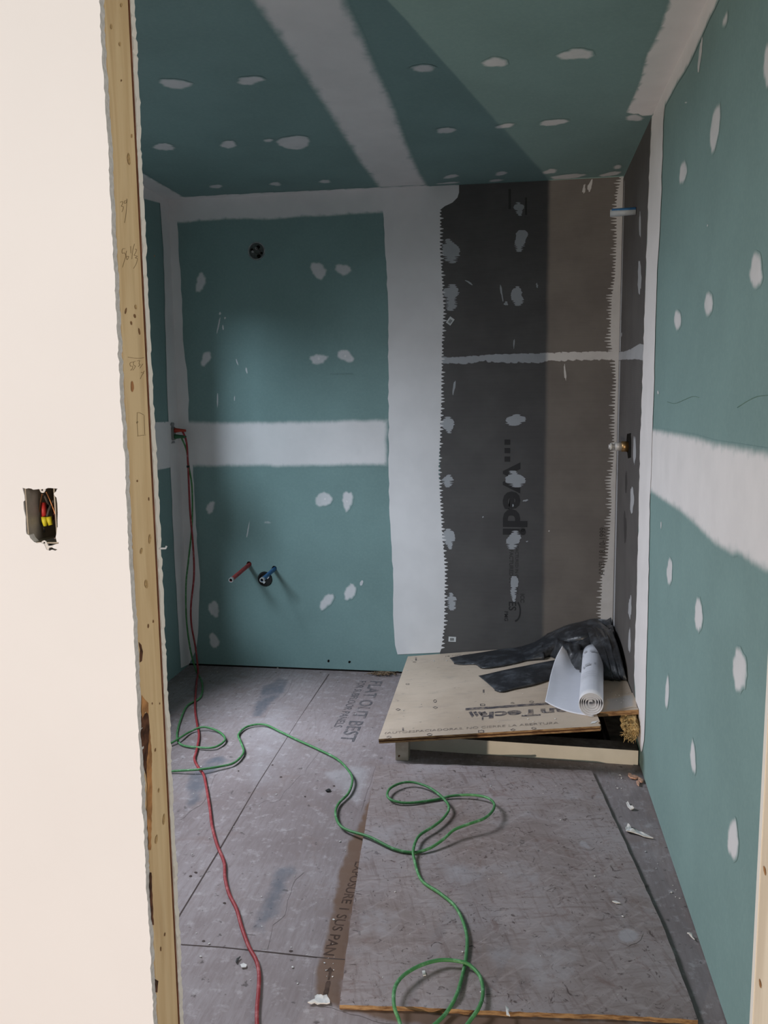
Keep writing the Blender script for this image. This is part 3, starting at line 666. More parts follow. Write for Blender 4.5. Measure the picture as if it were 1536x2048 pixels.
fin('curb_body', bm, [MCREAM, MGREYTOP], cb)
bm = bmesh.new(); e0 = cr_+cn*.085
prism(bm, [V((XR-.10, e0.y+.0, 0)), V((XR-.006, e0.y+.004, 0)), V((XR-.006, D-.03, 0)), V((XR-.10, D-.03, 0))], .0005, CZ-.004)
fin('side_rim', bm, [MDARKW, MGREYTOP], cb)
film('void_floor_base', [(0, 0), (1, 0), (1, 1), (0, 1)], lambda a, b, o=0: V((cl_.x+.01+a*(XR-.12-cl_.x), cl_.y+.10+b*(D-cl_.y-.12), .002)), 0, MDARKW, fl, rim=0).name = 'bare_subfloor'  # dark undusted subfloor below the panel
# end block carrying the left corner of the panel
p0, p1 = onfloor(791, 1521), onfloor(817, 1522)
PT = .019
# plywood panel: front edge at constant depth, tilted up to the right
FL = onfloor(757, 1478, .098)
FR = aty(1200, 1452, FL.y)
slope = (FR.z-FL.z)/(FR.x-FL.x)
pn0 = FL.copy(); pnn = V((-slope, 0, 1)).normalized()
def onpan(px, py, o=0): return hit(px, py, pn0+pnn*o, pnn)
def panz(x): return FL.z+(x-FL.x)*slope
print('PANEL', FL, FR, slope)
blk = tag(box('wood_block', (p0.x, p0.y, .0008), (p1.x, p0.y+.06, panz(p0.x)-PT-.001), MPINE2 if False else m_pine('grey_pine', (.44, .38, .31), (.52, .46, .39), (5, .4, 5)), bev=.0015), 'pale wood block standing under the front left corner of the plywood panel', 'block')
film('knot', blob_px(798, 1512, 4, 5, 0, 10), lambda a, b, o=0: aty(a, b, p0.y-o), .0006, MBARK, blk, rim=0)
nt = onpan(1199, 1424)          # notch
xr_ = XR-.005
ntR = V((xr_, nt.y, panz(xr_)))
bl = onpan(817.5, 1308.5); bly = min(bl.y, D-.0065)
loop = [FL, FR]
rn = random.Random(4)
k1 = [FR+V((.004, .012, .0)), FR+V((-.004, .03, 0)), FR+V((.004, .045, 0))]
loop += [V((p.x, p.y, panz(p.x))) for p in k1]
loop += [V((FR.x-.002, nt.y, panz(FR.x-.002))), ntR, V((xr_, D-.0065, panz(xr_))), V((bl.x, D-.0065, panz(bl.x)))]
# the panel is one slab; a flat dark strip on its front edge draws the groove
pan = slab('plywood_panel', loop, [], -pnn*PT, [MPANEL, MEDGE], side_mi=1)
tag(pan, 'large notched plywood panel lying tilted over the shower base, stamped with dark lettering', 'panel')
bm = bmesh.new()
g0, g1 = FL-pnn*(PT*.5)+V((.0, -.0006, 0)), FR-pnn*(PT*.5)+V((0, -.0006, 0))
bm.faces.new([bm.verts.new(p) for p in (g0-pnn*.0022, g1-pnn*.0022, g1+pnn*.0022, g0+pnn*.0022)]); fin('edge_groove', bm, m_plain('groove', (.07, .03, .015), .9, .1), pan)
pu = V((-1, 0, -slope)).normalized(); pv = V((0, -1, 0))
PO = .0009
# logo bar and letters (upside down as seen from the doorway)
pp = lambda a, b, o=0: onpan(a, b, PO+o)
film('panel_print', densify([(931,1416),(931,1420.5),(985,1417),(1040,1413),(1100,1409),(1100,1405),(1040,1408.5),(985,1413)], 12, .4), pp, 0, MINKP, pan, rim=0)
o_ = onpan(1135, 1414.5, PO)
text('panel_print', 'anTech', o_, pu, pv, .098, MINKP, pan, bold=.0030, sx=1.22)
for k in range(4):
    x = 937+k*9
    film('panel_print', [(x, 1424+k*.1), (x+6, 1422.5), (x+11, 1431-k*1.1), (x+7, 1435-k*1.6)], pp, 0, MINKP, pan, rim=0)
o_ = onpan(768, 1468, PO)
text('panel_print', '(AUTOESPACIADORAS. NO CIERRE LA ABERTURA', o_, -pu, -pv, .030, MINKP2, pan, sx=1.02)
o_ = onpan(888, 1314, PO)
text('panel_print', '16 NO CIERRE LA ABERTURA', o_, -pu, -pv, .030, MINKP2, pan)
def marker(x, y, w_, h_, k):
    if k == 'o': P = [(x+w_/2*math.cos(a), y+h_/2*math.sin(a)) for a in [i*math.pi/8 for i in range(16)]]
    elif k == 'd': P = [(x-w_/2, y), (x, y-h_/2), (x+w_/2, y), (x, y+h_/2)]
    else: P = [(x-w_/2, y-h_/2), (x+w_/2, y-h_/2), (x+w_/2, y+h_/2), (x-w_/2, y+h_/2)]
    bm = bmesh.new(); n = len(P)
    O = [bm.verts.new(onpan(a, b, PO)) for a, b in P]
    I = [bm.verts.new(onpan(x+(a-x)*.72, y+(b-y)*.62, PO)) for a, b in P]
    for i in range(n): bm.faces.new((O[i], O[(i+1) % n], I[(i+1) % n], I[i]))
    fin('panel_print', bm, MINKP, pan, norm=False)
for q in [(796,1419,11,5,'d'),(870.5,1415,11,5,'d'),(778,1474,11,5,'d'),(859,1469,11,5,'o'),(962,1463,12,5,'s'),(965,1409.5,10,4,'s'),(1025,1406,9,4,'d'),(1063,1403.5,9,4,'o'),(1026,1459.5,11,5,'d'),(1067.5,1456.5,10,4.5,'o'),(870,1402,7,6,'o'),(815,1368,8,3,'o'),(829,1324,8,3,'d')]: marker(*q)
for x, y in ((965,1437),(967,1382),(806,1458),(832,1318)): film('panel_print', [(x-1.5, y-3), (x+1.5, y-3), (x+1.5, y+3), (x-1.5, y+3)], pp, 0, MINKP, pan, rim=0)
film('panel_dust', densify([(1210,1398),(1270,1385),(1274,1415),(1206,1424)], 8, 2), pp, .0002, m_film('pale_panel_dust', panel_color, (.40, .40, .41), .3, 1, .9, 20, cap=.7), pan, rim=.02)
film('panel_dust', densify([(1190,1446),(1180,1448),(1184,1443),(1197,1441)], 4, .8), pp, .0004, MSCRAP, pan, rim=0)

# torn insulation in the gap at the wall
bm = bmesh.new(); rnd = random.Random(2)
ic = aty(1262, 1447, nt.y+.02)
bmesh.ops.create_icosphere(bm, subdivisions=4, radius=1)
for v in bm.verts:
    n_ = noise.fractal(v.co*3, 1, 2, 4)*.35
    v.co = V((v.co.x*.036, v.co.y*.07, v.co.z*.042))*(1+n_)+ic
for k in range(260):
    a = rnd.uniform(-1, 1); b = rnd.uniform(-1, 1); s0 = ic+V((-.030+rnd.uniform(0, .05), -.045+rnd.uniform(-.03, .02), b*.036))
    dr = V((rnd.uniform(-1.2, .3), rnd.uniform(-.6, .1), rnd.uniform(-1.2, .2))).normalized()*rnd.uniform(.008, .022)
    tube_bm(bm, [s0, s0+dr*.6, s0+dr+V((0, 0, -.003))], .0012, 3)
for v in bm.verts: v.co.x = min(v.co.x, XR-.008); v.co.z = max(min(v.co.z, panz(v.co.x)-PT-.002), CZ+.001)
tag(fin('insulation_tuft', bm, MINS), 'torn yellow fibrous insulation stuffed in the gap between curb and right wall', 'insulation')

# ------------------------------------------------------------------ BLACK PLASTIC
def grid_sheet(bm, rows, sub=6, thick=0.0):
    """rows of 3D points -> smooth sheet"""
    R = [catmull(r, sub) for r in rows]; n = len(R[0])
    cols = [catmull([R[i][j] for i in range(len(R))], sub) for j in range(n)]
    vs = [[bm.verts.new(p) for p in c] for c in cols]
    for i in range(len(vs)-1):
        for j in range(len(vs[0])-1):
            f = bm.faces.new((vs[i][j], vs[i+1][j], vs[i+1][j+1], vs[i][j+1])); f.smooth = True
bm = bmesh.new()
P3 = lambda x, y, h: onpan(x, y, h)
def ribbon(spec):
    # spec: list of (backpx, backpy, hb, frontpx, frontpy, hf, crown)
    rows = []
    for (bx, by, hb, fx_, fy_, hf, cr_2) in spec:
        a, b = P3(bx, by, hb), P3(fx_, fy_, hf); m = (a+b)/2+pnn*cr_2
        rows.append([a-pnn*hb*0, (a+m)/2+pnn*cr_2*.25, m, (m+b)/2+pnn*cr_2*.25, b, b-pnn*max(0, hf-.0015)])
    grid_sheet(bm, rows, 5)
# long flat folded strip along the back wall
ribbon([(899,1316,.006,908,1326,.006,.002),(925,1311,.008,925,1328,.006,.003),(951,1307,.010,951,1327,.008,.004),(975,1303,.010,965,1334,.010,.006),(1000,1299,.012,998,1330,.012,.006),(1033,1295,.014,1033,1323,.012,.007),(1060,1289,.02,1053,1318,.012,.010),(1085,1281,.04,1088,1312,.02,.02)])
# second strip pointing at the doorway
ribbon([(957,1352,.006,989,1379,.006,.002),(980,1347,.010,1003,1381,.010,.004),(1010,1340,.012,1030,1374,.012,.008),(1050,1332,.014,1065,1366,.014,.010),(1085,1325,.012,1100,1357,.008,.010),(1112,1320,.006,1122,1347,.003,.006)])
# arched flap rising to the corner
ribbon([(1040,1294,.02,1054,1317,.012,.004),(1070,1284,.04,1080,1306,.03,.006),(1100,1267,.07,1106,1292,.05,.01),(1133,1253,.10,1137,1281,.07,.012),(1160,1246,.11,1166,1275,.085,.012),(1190,1240,.12,1197,1270,.09,.010),(1222,1261,.10,1214,1284,.08,.01)])
# folds falling along the right wall
for sft, hh in ((0, 0), (-13, .012), (-26, .0)):
    ribbon([(1196+sft,1248,.115,1224+sft,1262,.11,.0),(1205+sft,1276,.10,1234+sft,1286,.10+hh,.014),(1210+sft,1304,.08,1240+sft,1306,.085,.012),(1214+sft,1330,.05,1246+sft,1330,.06,.012),(1217+sft,1352,.018,1252+sft,1354,.020,.010),(1220+sft,1358,.004,1252+sft,1361,.004,.002)])
# crumpled body
X0, X1 = onpan(1075, 1318).x, XR-.012
Y0, Y1 = onpan(1225, 1362).y, D-.012
nx, ny = 70, 60; G = {}
for i in range(nx+1):
    for j in range(ny+1):
        u, v = i/nx, j/ny; x = X0+(X1-X0)*u; y = Y0+(Y1-Y0)*v
        lim = .95*max(0, 1-u/.62)**.8                                   # left part only reaches the back
        e = min(1, max(0, (v-lim*0.9)/.14))*min(1, u/.12)
        h = .055+.05*u*v-.02*(1-v)
        q = V((x*9, y*7, 1.3)); rid = abs(noise.noise(q))+.5*abs(noise.noise(q*2.1+V((3, 1, 0))))
        h += .045*rid-.012+.02*abs(noise.noise(V((x*22, y*14, 4))))
        h = max(.001, h*e)
        if e > 0: G[i, j] = bm.verts.new(V((x, y, panz(x)+h)))
for i in range(nx):
    for j in range(ny):
        k = [(i, j), (i+1, j), (i+1, j+1), (i, j+1)]
        if all(q in G for q in k): bm.faces.new([G[q] for q in k]).smooth = True
for v in bm.verts:
    v.co.y = min(v.co.y, D-.008); v.co.x = min(v.co.x, XR-.008); v.co.z = max(v.co.z, panz(v.co.x)+.0010)
o = fin('plastic_sheet', bm, MPLAST)
md = o.modifiers.new('s', 'SOLIDIFY'); md.thickness = .0012; md.offset = 1
tag(o, 'crumpled black plastic sheet heaped in the back right corner of the plywood panel', 'plastic sheet')

# ------------------------------------------------------------------ PAPER ROLL
RR = .050
f0, f1 = onpan(1183, 1409, RR+.001), onpan(1187, 1308, RR+.001)
rroot = root('paper_roll', V((f0.x, (f0.y+f1.y)/2, panz(f0.x))), 'partly unrolled white paper roll lying on the plywood panel', 'paper roll')
ax = (f1-f0).normalized(); up_ = (pnn-ax*pnn.dot(ax)).normalized(); sd_ = ax.cross(up_)   # sd_ points right or left
if sd_.x < 0: sd_ = -sd_
bm = bmesh.new(); turns = 4.6; n = 190; rndr = random.Random(3)
prof = []
for i in range(n+1):
    t = i/n; a = -math.pi/2-2*math.pi*turns*(1-t); r = .008+(RR-.008)*t**.8
    r *= 1+.045*math.sin(3*a*.37+1)*(1-t)
    prof.append((r*math.cos(a), r*math.sin(a)))
rings = []
L = 12
for k in range(L+1):
    c = f0.lerp(f1, k/L); rings.append([bm.verts.new(c+sd_*x+up_*y+ax*(.010*(1-i/n) if k == 0 else 0)) for i, (x, y) in enumerate(prof)])
for k in range(L):
    for i in range(n): bm.faces.new((rings[k][i], rings[k][i+1], rings[k+1][i+1], rings[k+1][i])).smooth = True
o = fin('roll', bm, MPAPER, rroot); md = o.modifiers.new('s', 'SOLIDIFY'); md.thickness = .0022; md.offset = -1
# loose end: starts under the roll, runs left, lifts at the back
bm = bmesh.new()
pr = lambda x, y, h: onpan(x, y, h)
rows = [
 [f0-up_*(RR-.001)+sd_*.004, pr(1150,1427,.002), pr(1128,1421,.003), pr(1106,1412,.004), pr(1090,1403,.010)],
 [f0.lerp(f1,.22)-up_*(RR-.001), pr(1153,1398,.002), pr(1134,1394,.003), pr(1114,1388,.006), pr(1095,1380,.016)],
 [f0.lerp(f1,.5)-up_*(RR-.001), pr(1156,1364,.002), pr(1139,1362,.004), pr(1120,1355,.014), pr(1102,1346,.030)],
 [f0.lerp(f1,.75)-up_*(RR-.001), pr(1160,1340,.002), pr(1144,1334,.012), pr(1126,1324,.035), pr(1112,1315,.05)],
 [f0.lerp(f1,.98)-up_*(RR-.001), pr(1163,1320,.004), pr(1150,1314,.020), pr(1136,1303,.05), pr(1125,1291,.085)],
]
grid_sheet(bm, rows, 6)
o = fin('loose_end', bm, MPAPER, rroot); md = o.modifiers.new('s', 'SOLIDIFY'); md.thickness = .0009; md.offset = 0
# faint print on the roll
def onroll(s, a, off=.0016): return f0.lerp(f1, s)+(sd_*math.cos(a)+up_*math.sin(a))*(RR+off)
def rp(s0, s1, a0, a1):
    k = 5; bm = bmesh.new()
    for i in range(k):
        b0 = a0+(a1-a0)*i/k; b1 = a0+(a1-a0)*(i+1)/k
        bm.faces.new([bm.verts.new(onroll(s, a)) for s, a in ((s0, b0), (s0, b1), (s1, b1), (s1, b0))])
    fin('faint_print', bm, MPRINT, rroot, norm=False)
for s0, a0, a1 in ((.80, 1.3, 1.75), (.84, 2.1, 2.4), (.80, 2.5, 2.6), (.52, 1.7, 2.15), (.53, 1.2, 1.35), (.50, 2.2, 2.35)): rp(s0, s0+.018, a0, a1); rp(s0+.026, s0+.036, a0, a1)
for s0 in (.30, .34, .385): rp(s0, s0+.003, 1.2, 2.7)

# ------------------------------------------------------------------ OUTLET + CORDS
oc = onleft(344, 867)
ou = root('power_outlet', oc, 'metal-framed power outlet with two cords plugged in, low on the left wall by the corner', 'outlet')
oy, oz = oc.y, oc.z
box('outlet_body', (XL+.002, oy-.018, oz-.034), (XL+.014, oy+.018, oz+.034), MLABEL if False else m_plain('grey_plastic', (.22, .22, .21)), ou, .003)
bm = bmesh.new()
for s_ in (-1, 1):
    bm = bmesh.new()
    bm_box(bm, (XL+.0022, oy-.012, oz+s_*.036-.004), (XL+.008, oy+.012, oz+s_*.052+.004)); bm_box(bm, (XL+.0022, oy-.022, oz+s_*.046-.004), (XL+.006, oy+.022, oz+s_*.050+.003))
    fin('mounting_strap', bm, MMETAL, ou)
box('cutout_shade', (XL+.0006, oy-.030, oz-.056), (XL+.0021, oy+.030, oz+.056), MHOLE, ou)  # flat dark plate painting the shade of the opening around the outlet
YC = oy
def cordpts(start, hang, floor_):
    return [start]+[aty(x, y, YC+dy) for x, y, dy in hang]+floor_
G0 = V((XL+.045, oy, oz-.016)); R0 = V((XL+.045, oy, oz+.016))
hangR = [(365,863,0),(373,885,0),(376,930,0),(380,1020,.01),(386,1090,.01),(388,1150,.01),(382,1210,.01),(383,1250,.02),(391,1295,.02)]
hangG = [(364,878,0),(373,900,0),(377,930,.01),(384,975,.015),(384,1050,.015),(377,1120,.015),(372,1170,.015),(373,1240,.015),(381,1300,.01)]
rg = .0046; rr_ = .0052
def fp(l, z): return [onfloor(x, y, z) for x, y in l]
def raise_over(pts, r):
    """height over the floor or the strand board for each floor point"""
    out = []
    for x, y, h in pts:
        inside = False; P = osb_px; j = len(P)-1
        for i in range(len(P)):
            if (P[i][1] > y) != (P[j][1] > y) and x < (P[j][0]-P[i][0])*(y-P[i][1])/(P[j][1]-P[i][1])+P[i][0]: inside = not inside
            j = i
        out.append(onfloor(x, y, r+.0012+h+(ZO if inside else 0)))
    return out
gfl = [(392,1340,0),(404,1365,0),(401,1394,0),(375,1411,.0),(362,1437,0),(354,1469,0),(362,1489,0),(398,1495,.004),(430,1494,.006),(450,1479,.006),(437,1463,.004),(407,1454,.012),(381,1463,.004),(356,1478,.011),(320,1500,.0),(290,1525,0),(310,1545,0),(349,1542,.004),(398,1539,.013),(440,1533,.008),(469,1525,.006),(487,1505,.004),(482,1485,.002),(477,1469,.002),(495,1453,.004),(528,1449,.006),(560,1463,.004),(593,1479,.003),(635,1498,.003),(674,1518,.004),(697,1541,.008),(705,1560,.010),(697,1586,.006),(678,1606,.004),(671,1625,.006),(678,1648,.010),(697,1661,.010),(739,1674,.006),(788,1698,.002),(828,1705,.0),(858,1697,.004),(885,1680,.012),(908,1660,.022),(938,1648,.028),(968,1637,.030),(985,1622,.028),(988,1607,.022),(973,1595,.016),(943,1590,.010),(903,1592,.004),(868,1600,.0),(818,1606,.002),(788,1602,.006),(775,1592,.010),(780,1577,.012),(803,1566,.012),(828,1565,.012),(858,1575,.012),(885,1595,.013),(898,1615,.012),(888,1635,.010),(868,1652,.010),(838,1672,.010),(827,1698,.011),(829,1720,.003),(843,1760,0),(878,1785,.002),(908,1810,.004),(925,1840,.004),(934,1875,.002),(932,1915,0),(925,1950,0),(913,1990,.002),(893,2025,.006),(868,2050,.006),(830,2080,.0),(808,2068,.004),(798,2040,.010),(788,2010,.014),(790,1975,.016),(808,1950,.016),(843,1930,.014),(883,1920,.010),(925,1924,.010),(945,1935,.006),(961,1955,.006),(966,1985,.006),(958,2015,.006),(935,2048,.006),(900,2100,0),(870,2180,0)]
gc = root('extension_cord', onfloor(697, 1541), 'green extension cord looping across the floor and the strand board', 'cord')
gp = catmull(cordpts(G0, hangG, raise_over(gfl, rg)), 8)
tube('cable', gp, rg, MGC, gc, 8)
def plug(par, p, mat, nm='plug'):
    bm = bmesh.new(); tube_bm(bm, [V((XL+.016, p.y, p.z)), V((XL+.03, p.y, p.z)), V((XL+.045, p.y, p.z)), V((XL+.075, p.y, p.z-.002))], lambda t: .013-.0065*t, 10); fin(nm, bm, mat, par)
plug(gc, G0, m_plain('green_plug', (.04, .13, .06)))
rfl = [(396,1343,0),(393,1365,0),(390,1414,0),(394,1446,0),(398,1472,0),(393,1502,0),(389,1518,0),(396,1534,0),(407,1549,0),(412,1570,0),(416,1593,0),(420,1619,0),(424,1651,0),(434,1689,0),(448,1724,0),(450,1755,0),(458,1787,0),(473,1818,0),(483,1853,0),(497,1892,0),(512,1920,0),(518,1947,0),(517,1982,0),(514,2021,0),(515,2060,0),(525,2160,0)]
rc = root('extension_cord', onfloor(450, 1755), 'red extension cord running from the outlet down the left side of the floor', 'cord')
tube('cable', catmull(cordpts(R0, hangR, raise_over(rfl, rr_)), 8), rr_, MRC, rc, 8)
plug(rc, R0, m_plain('red_plug', (.40, .05, .03)))
bm = bmesh.new(); tube_bm(bm, [aty(376, 931, YC), aty(376.4, 935, YC)], .0085, 8); fin('cable_tie', bm, MBLK, rc)

# ------------------------------------------------------------------ PIPES and BOXES on the back wall
def pex(px, py, tx, ty, mat, nm, label, s=1.0):
    b = onback(px, py); tip = None
    y = D-.26 if s > 1 else D-.20
    t_ = aty(tx, ty, y)
    r = root(nm, b, label, 'pipe')
    ringtube('pipe', b+V((0, .02, 0)), t_, .0075, .0105, mat, r)
    d = (t_-b).normalized()
    ringtube('crimp_ring', t_-d*.012, t_+d*.003, .0082, .0125, MSILV, r)
    bm = bmesh.new(); tube_bm(bm, [t_-d*.02, t_-d*.004], .0074, 12); fin('pipe_end', bm, MHOLE, r)
pex(498, 1129, 462, 1160, MREDP, 'water_pipe', 'red plastic water supply pipe poking out of the green back wall', 1.2)
pex(548.5, 1138, 524, 1160, MBLUEP, 'water_pipe', 'blue plastic water supply pipe poking out over the drain hole', 1.0)
dc = onback(530, 1158)
dr_ = root('drain_pipe', dc, 'black drain pipe opening with a white test cap in the back wall', 'drain')
ringtube('pipe', V((dc.x, D-.006, dc.z)), V((dc.x, D+.013, dc.z)), .032, .038, MBLK, dr_)
bm = bmesh.new(); tube_bm(bm, [V((dc.x, D+.004, dc.z)), V((dc.x, D+.012, dc.z))], .0335, 24); fin('cap', bm, MBLK, dr_)
bm = bmesh.new()
for a in (.9, 2.47):
    for s_ in (-1, 1):
        c = V((dc.x+s_*math.cos(a)*.017, D+.001, dc.z+s_*math.sin(a)*.017)) if a < 1 else V((dc.x, D+.001, dc.z))
        vs = bm_box(bm, (-.012 if a < 1 else -.006, -.002, -.007 if a < 1 else -.006), (.012 if a < 1 else .006, .002, .007 if a < 1 else .006))
        for v in vs: v.co = Matrix.Rotation(-2.4, 3, 'Y') @ v.co + c
fin('white_lug', bm, MLABEL, dr_)
lc = onback(513, 502)
lb = root('light_fixture_box', lc, 'round steel electrical box for a light set in the upper back wall', 'electrical box')
ringtube('box_rim', V((lc.x, D-.001, lc.z)), V((lc.x, D+.0128, lc.z)), .039, .0445, MMETAL, lb)
bm = bmesh.new(); tube_bm(bm, [V((lc.x, D+.008, lc.z)), V((lc.x, D+.0125, lc.z))], .0395, 26); fin('back_plate', bm, m_plain('dull_steel', (.085, .095, .09), .5, .5, .3, .3, 50), lb)
bm = bmesh.new()
for dx, dz, r in ((.008, .020, .009), (.009, -.024, .010), (-.026, .008, .007), (.024, -.010, .006)):
    tube_bm(bm, [V((lc.x+dx, D+.0065, lc.z+dz)), V((lc.x+dx, D+.0082, lc.z+dz))], r, 12)
fin('knockout', bm, MHOLE, lb)
tube('ground_wire', catmull([V((lc.x-.02, D+.004, lc.z-.004)), V((lc.x-.005, D-.003, lc.z+.012)), V((lc.x+.018, D-.002, lc.z+.002)), V((lc.x+.014, D+.002, lc.z-.014)), V((lc.x-.008, D+.003, lc.z-.010))], 6), .0022, MWIREW, lb, 6)
bm = bmesh.new(); tube_bm(bm, [V((lc.x-.004, D-.003, lc.z+.016)), V((lc.x+.002, D+.006, lc.z+.010))], .006, 8); tube_bm(bm, [V((lc.x-.022, D-.002, lc.z-.002)), V((lc.x-.018, D+.006, lc.z-.002))], .006, 8); fin('clamp', bm, MSILV, lb)

# ------------------------------------------------------------------ SWITCH BOX in the near wall
cb_ = lambda x, y, d: aty(30+x/13.65, 960+y/13.65, YF+.0145+d)
a0, a1 = cb_(300, 215, -.012), cb_(1150, 1700, -.012)
sb = root('switch_box', ((a0.x+a1.x)/2, YF+.03, a1.z), 'open switch box full of wires in the white wall beside the doorway', 'electrical box')
bx0, bx1, bz0, bz1 = a0.x, a1.x, a1.z, a0.z; DP = .065
bm = bmesh.new(); th = .002; ys, ye = YF+.0015, YF+.0145+DP
bm_box(bm, (bx0-th, ys, bz0), (bx0, ye, bz1)); bm_box(bm, (bx1, ys, bz0), (bx1+th, ye, bz1)); bm_box(bm, (bx0-th, ys, bz1), (bx1+th, ye, bz1+th)); bm_box(bm, (bx0-th, ys, bz0-th), (bx1+th, ye, bz0)); bm_box(bm, (bx0-th, ye, bz0-th), (bx1+th, ye+th, bz1+th))
fin('box_shell', bm, MBOX, sb)
def ear(pts, hx, hy):
    P = [cb_(x, y, -.0135) for x, y in pts]
    o = slab('mounting_ear', P, [], (0, .0015, 0), m_plain('pale_metal', (.55, .53, .52), .5, .4), sb)
    film('screw_hole', blob_px(30+hx/13.65, 960+hy/13.65, 3.2, 3.4, 0, 10), lambda a, b, o_=0: aty(a, b, YF+.0005), 0, MHOLE, o, rim=0)
ear([(650,215),(840,215),(825,290),(790,345),(740,355),(690,320)], 740, 275)
ear([(690,1735),(740,1670),(800,1645),(850,1680),(880,1740),(910,1800),(1000,1790),(1080,1760),(1090,1830),(1000,1840),(930,1850),(900,1960),(860,1900),(790,1800)], 800, 1715)
slab('box_clamp', [cb_(x, y, .004) for x, y in ((850,1650),(1135,1560),(1135,1700),(930,1780))], [], (0, .012, 0), m_plain('warm_grey', (.16, .13, .12)), sb)
def wire(pts, r, mat, nm='wire'):
    tube(nm, catmull([cb_(x, y, d) for x, y, d in pts], 6), r, mat, sb, 6)
wire([(745,380,.012),(705,560,.016),(660,900,.022),(650,1150,.022),(700,1350,.03)], .0009, MCOPPER)
wire([(850,320,.006),(960,560,.010),(1060,820,.010),(1150,1080,.010)], .0010, MCOPPER)
wire([(790,380,.02),(870,560,.022),(920,660,.03),(860,760,.035)], .0022, MWIREW)
wire([(1060,560,.028),(950,760,.020),(890,950,.018),(860,1100,.022)], .0022, MWIREW)
wire([(1100,500,.02),(1110,700,.02),(1120,980,.02),(1150,1250,.02)], .0024, m_plain('brown_wire', (.10, .035, .02)))
wire([(700,1000,.03),(715,1150,.025),(780,1300,.02),(800,1420,.022)], .0016, MWIREW)
wire([(1000,640,.03),(1050,800,.03),(1060,1000,.03),(1000,1100,.03)], .0022, m_plain('dark_red_wire', (.07, .012, .010)))
def nut(pts, r0, r1, mat, nm):
    bm = bmesh.new(); tube_bm(bm, [cb_(*p) for p in pts], lambda t: r0+(r1-r0)*t, 10); fin(nm, bm, mat, sb)
nut([(780,620,.024),(785,800,.022),(795,1010,.022)], .0040, .0050, MREDN, 'red_wire_nut')
nut([(800,1010,.016),(800,1120,.015),(830,1250,.016)], .0050, .0032, MYEL, 'yellow_wire_nut')
nut([(925,1000,.018),(945,1110,.018),(975,1230,.018)], .0048, .0036, MYEL, 'yellow_wire_nut')

# ------------------------------------------------------------------ SCRAPS
def chip(pts, z, th, mat, name, label, cat, lift=0, seed=0):
    rnd = random.Random(seed)
    P = [onfloor(x, y, z) for x, y in pts]
    bm = bmesh.new(); vs = [bm.verts.new(p+V((0, 0, .0012))) for p in P]
    f = bm.faces.new(vs); bmesh.ops.triangulate(bm, faces=[f]); bmesh.ops.subdivide_edges(bm, edges=bm.edges[:], cuts=1)
    for v in bm.verts: v.co.z += lift*abs(noise.noise(v.co*40))*1.5
    r = bmesh.ops.extrude_face_region(bm, geom=bm.faces[:])
    for g in r['geom']:
        if isinstance(g, bmesh.types.BMVert): g.co.z += th
    return tag(fin(name, bm, mat), label, cat)
c7 = lambda L: [(560+x/6.4, 1840+y/6.4) for x, y in L]
c4 = lambda L: [(768+x/2, 1500+y/2) for x, y in L]
chip(c7([(355,1080),(420,1050),(450,1040),(445,1000),(480,972),(520,980),(550,1000),(600,975),(612,1010),(640,1050),(640,1085),(560,1090),(480,1098),(440,1080),(400,1090)]), .001, .003, MSCRAP, 'drywall_scrap', 'jagged white drywall paper scrap left of the near corner of the strand board', 'scrap', .006, 1)
chip(c4([(965,318),(975,305),(990,320),(1020,332),(1050,345),(1077,358),(1040,352),(1000,338),(970,335)]), .001, .003, MSCRAP, 'drywall_scrap', 'long curled white scrap between the strand board and right wall', 'scrap', .012, 2)
chip(c4([(968,215),(975,213),(985,232),(1000,242),(985,243),(975,232)]), .001, .003, MSCRAP, 'drywall_scrap', 'small curled white scrap nearer the curb beside the right wall', 'scrap', .01, 3)
chip(c4([(912,610),(925,608),(945,618),(930,617)]), ZO, .002, MSCRAP, 'drywall_scrap', 'tiny white sliver on the right half of the strand board', 'scrap', .003, 4)
chip(c4([(486,1035),(500,1040),(497,1062),(504,1078),(490,1070),(488,1052)]), ZO+.001, .003, MSCRAP, 'drywall_scrap', 'white curl on the front edge of the strand board', 'scrap', .008, 5)
chip(c4([(152,890),(163,888),(168,905),(156,908)]), ZO, .003, MSCRAP, 'drywall_scrap', 'white crumb inside the nearest loop of the green cord', 'scrap', .004, 6)
chip(c4([(1212,742),(1232,745),(1242,765),(1226,752)]), .001, .003, MSCRAP, 'drywall_scrap', 'thin white scrap close to the right wall halfway along the sheet', 'scrap', .008, 7)
chip([(200+x/2.56, 1650+y/2.56) for x, y in ((718,720),(735,712),(752,720),(748,733),(725,735))], .001, .002, MSCRAP, 'drywall_scrap', 'oval white chip beside the red cord near the floor seam', 'scrap', .001, 8)
chip([(200+x/2.56, 1650+y/2.56) for x, y in ((695,705),(700,690),(720,680),(708,696),(700,712))], .001, .0025, MBLK, 'bent_nail', 'small dark bent nail lying beside the red cord', 'nail', .002, 9)
for i, (x, y, a, b) in enumerate(((1268,1557,16,7),(1281,1563,12,7),(1260,1553,9,6),(1276,1569,9,5))):
    chip(blob_px(x, y, a, b, .4*i, 10, .12, i), .001, .006, MPINK, 'broken_chip', ['pinkish broken chip by the right end of the curb, largest of a cluster', 'pinkish chip nearest the right wall in front of the curb', 'small pinkish chip leftmost of the cluster by the curb', 'small pinkish chip lowest of the cluster by the curb'][i], 'chip', .004, 20+i).__setitem__('group', 'pinkish chips by the curb')
chip([(300+x/3.072, 1300+y/3.072) for x, y in ((1078,868),(1100,860),(1110,866),(1100,874),(1085,874))], .001, .003, MBLK, 'bent_nail', 'dark bent staple on the floor left of the strand board', 'nail', .002, 10)
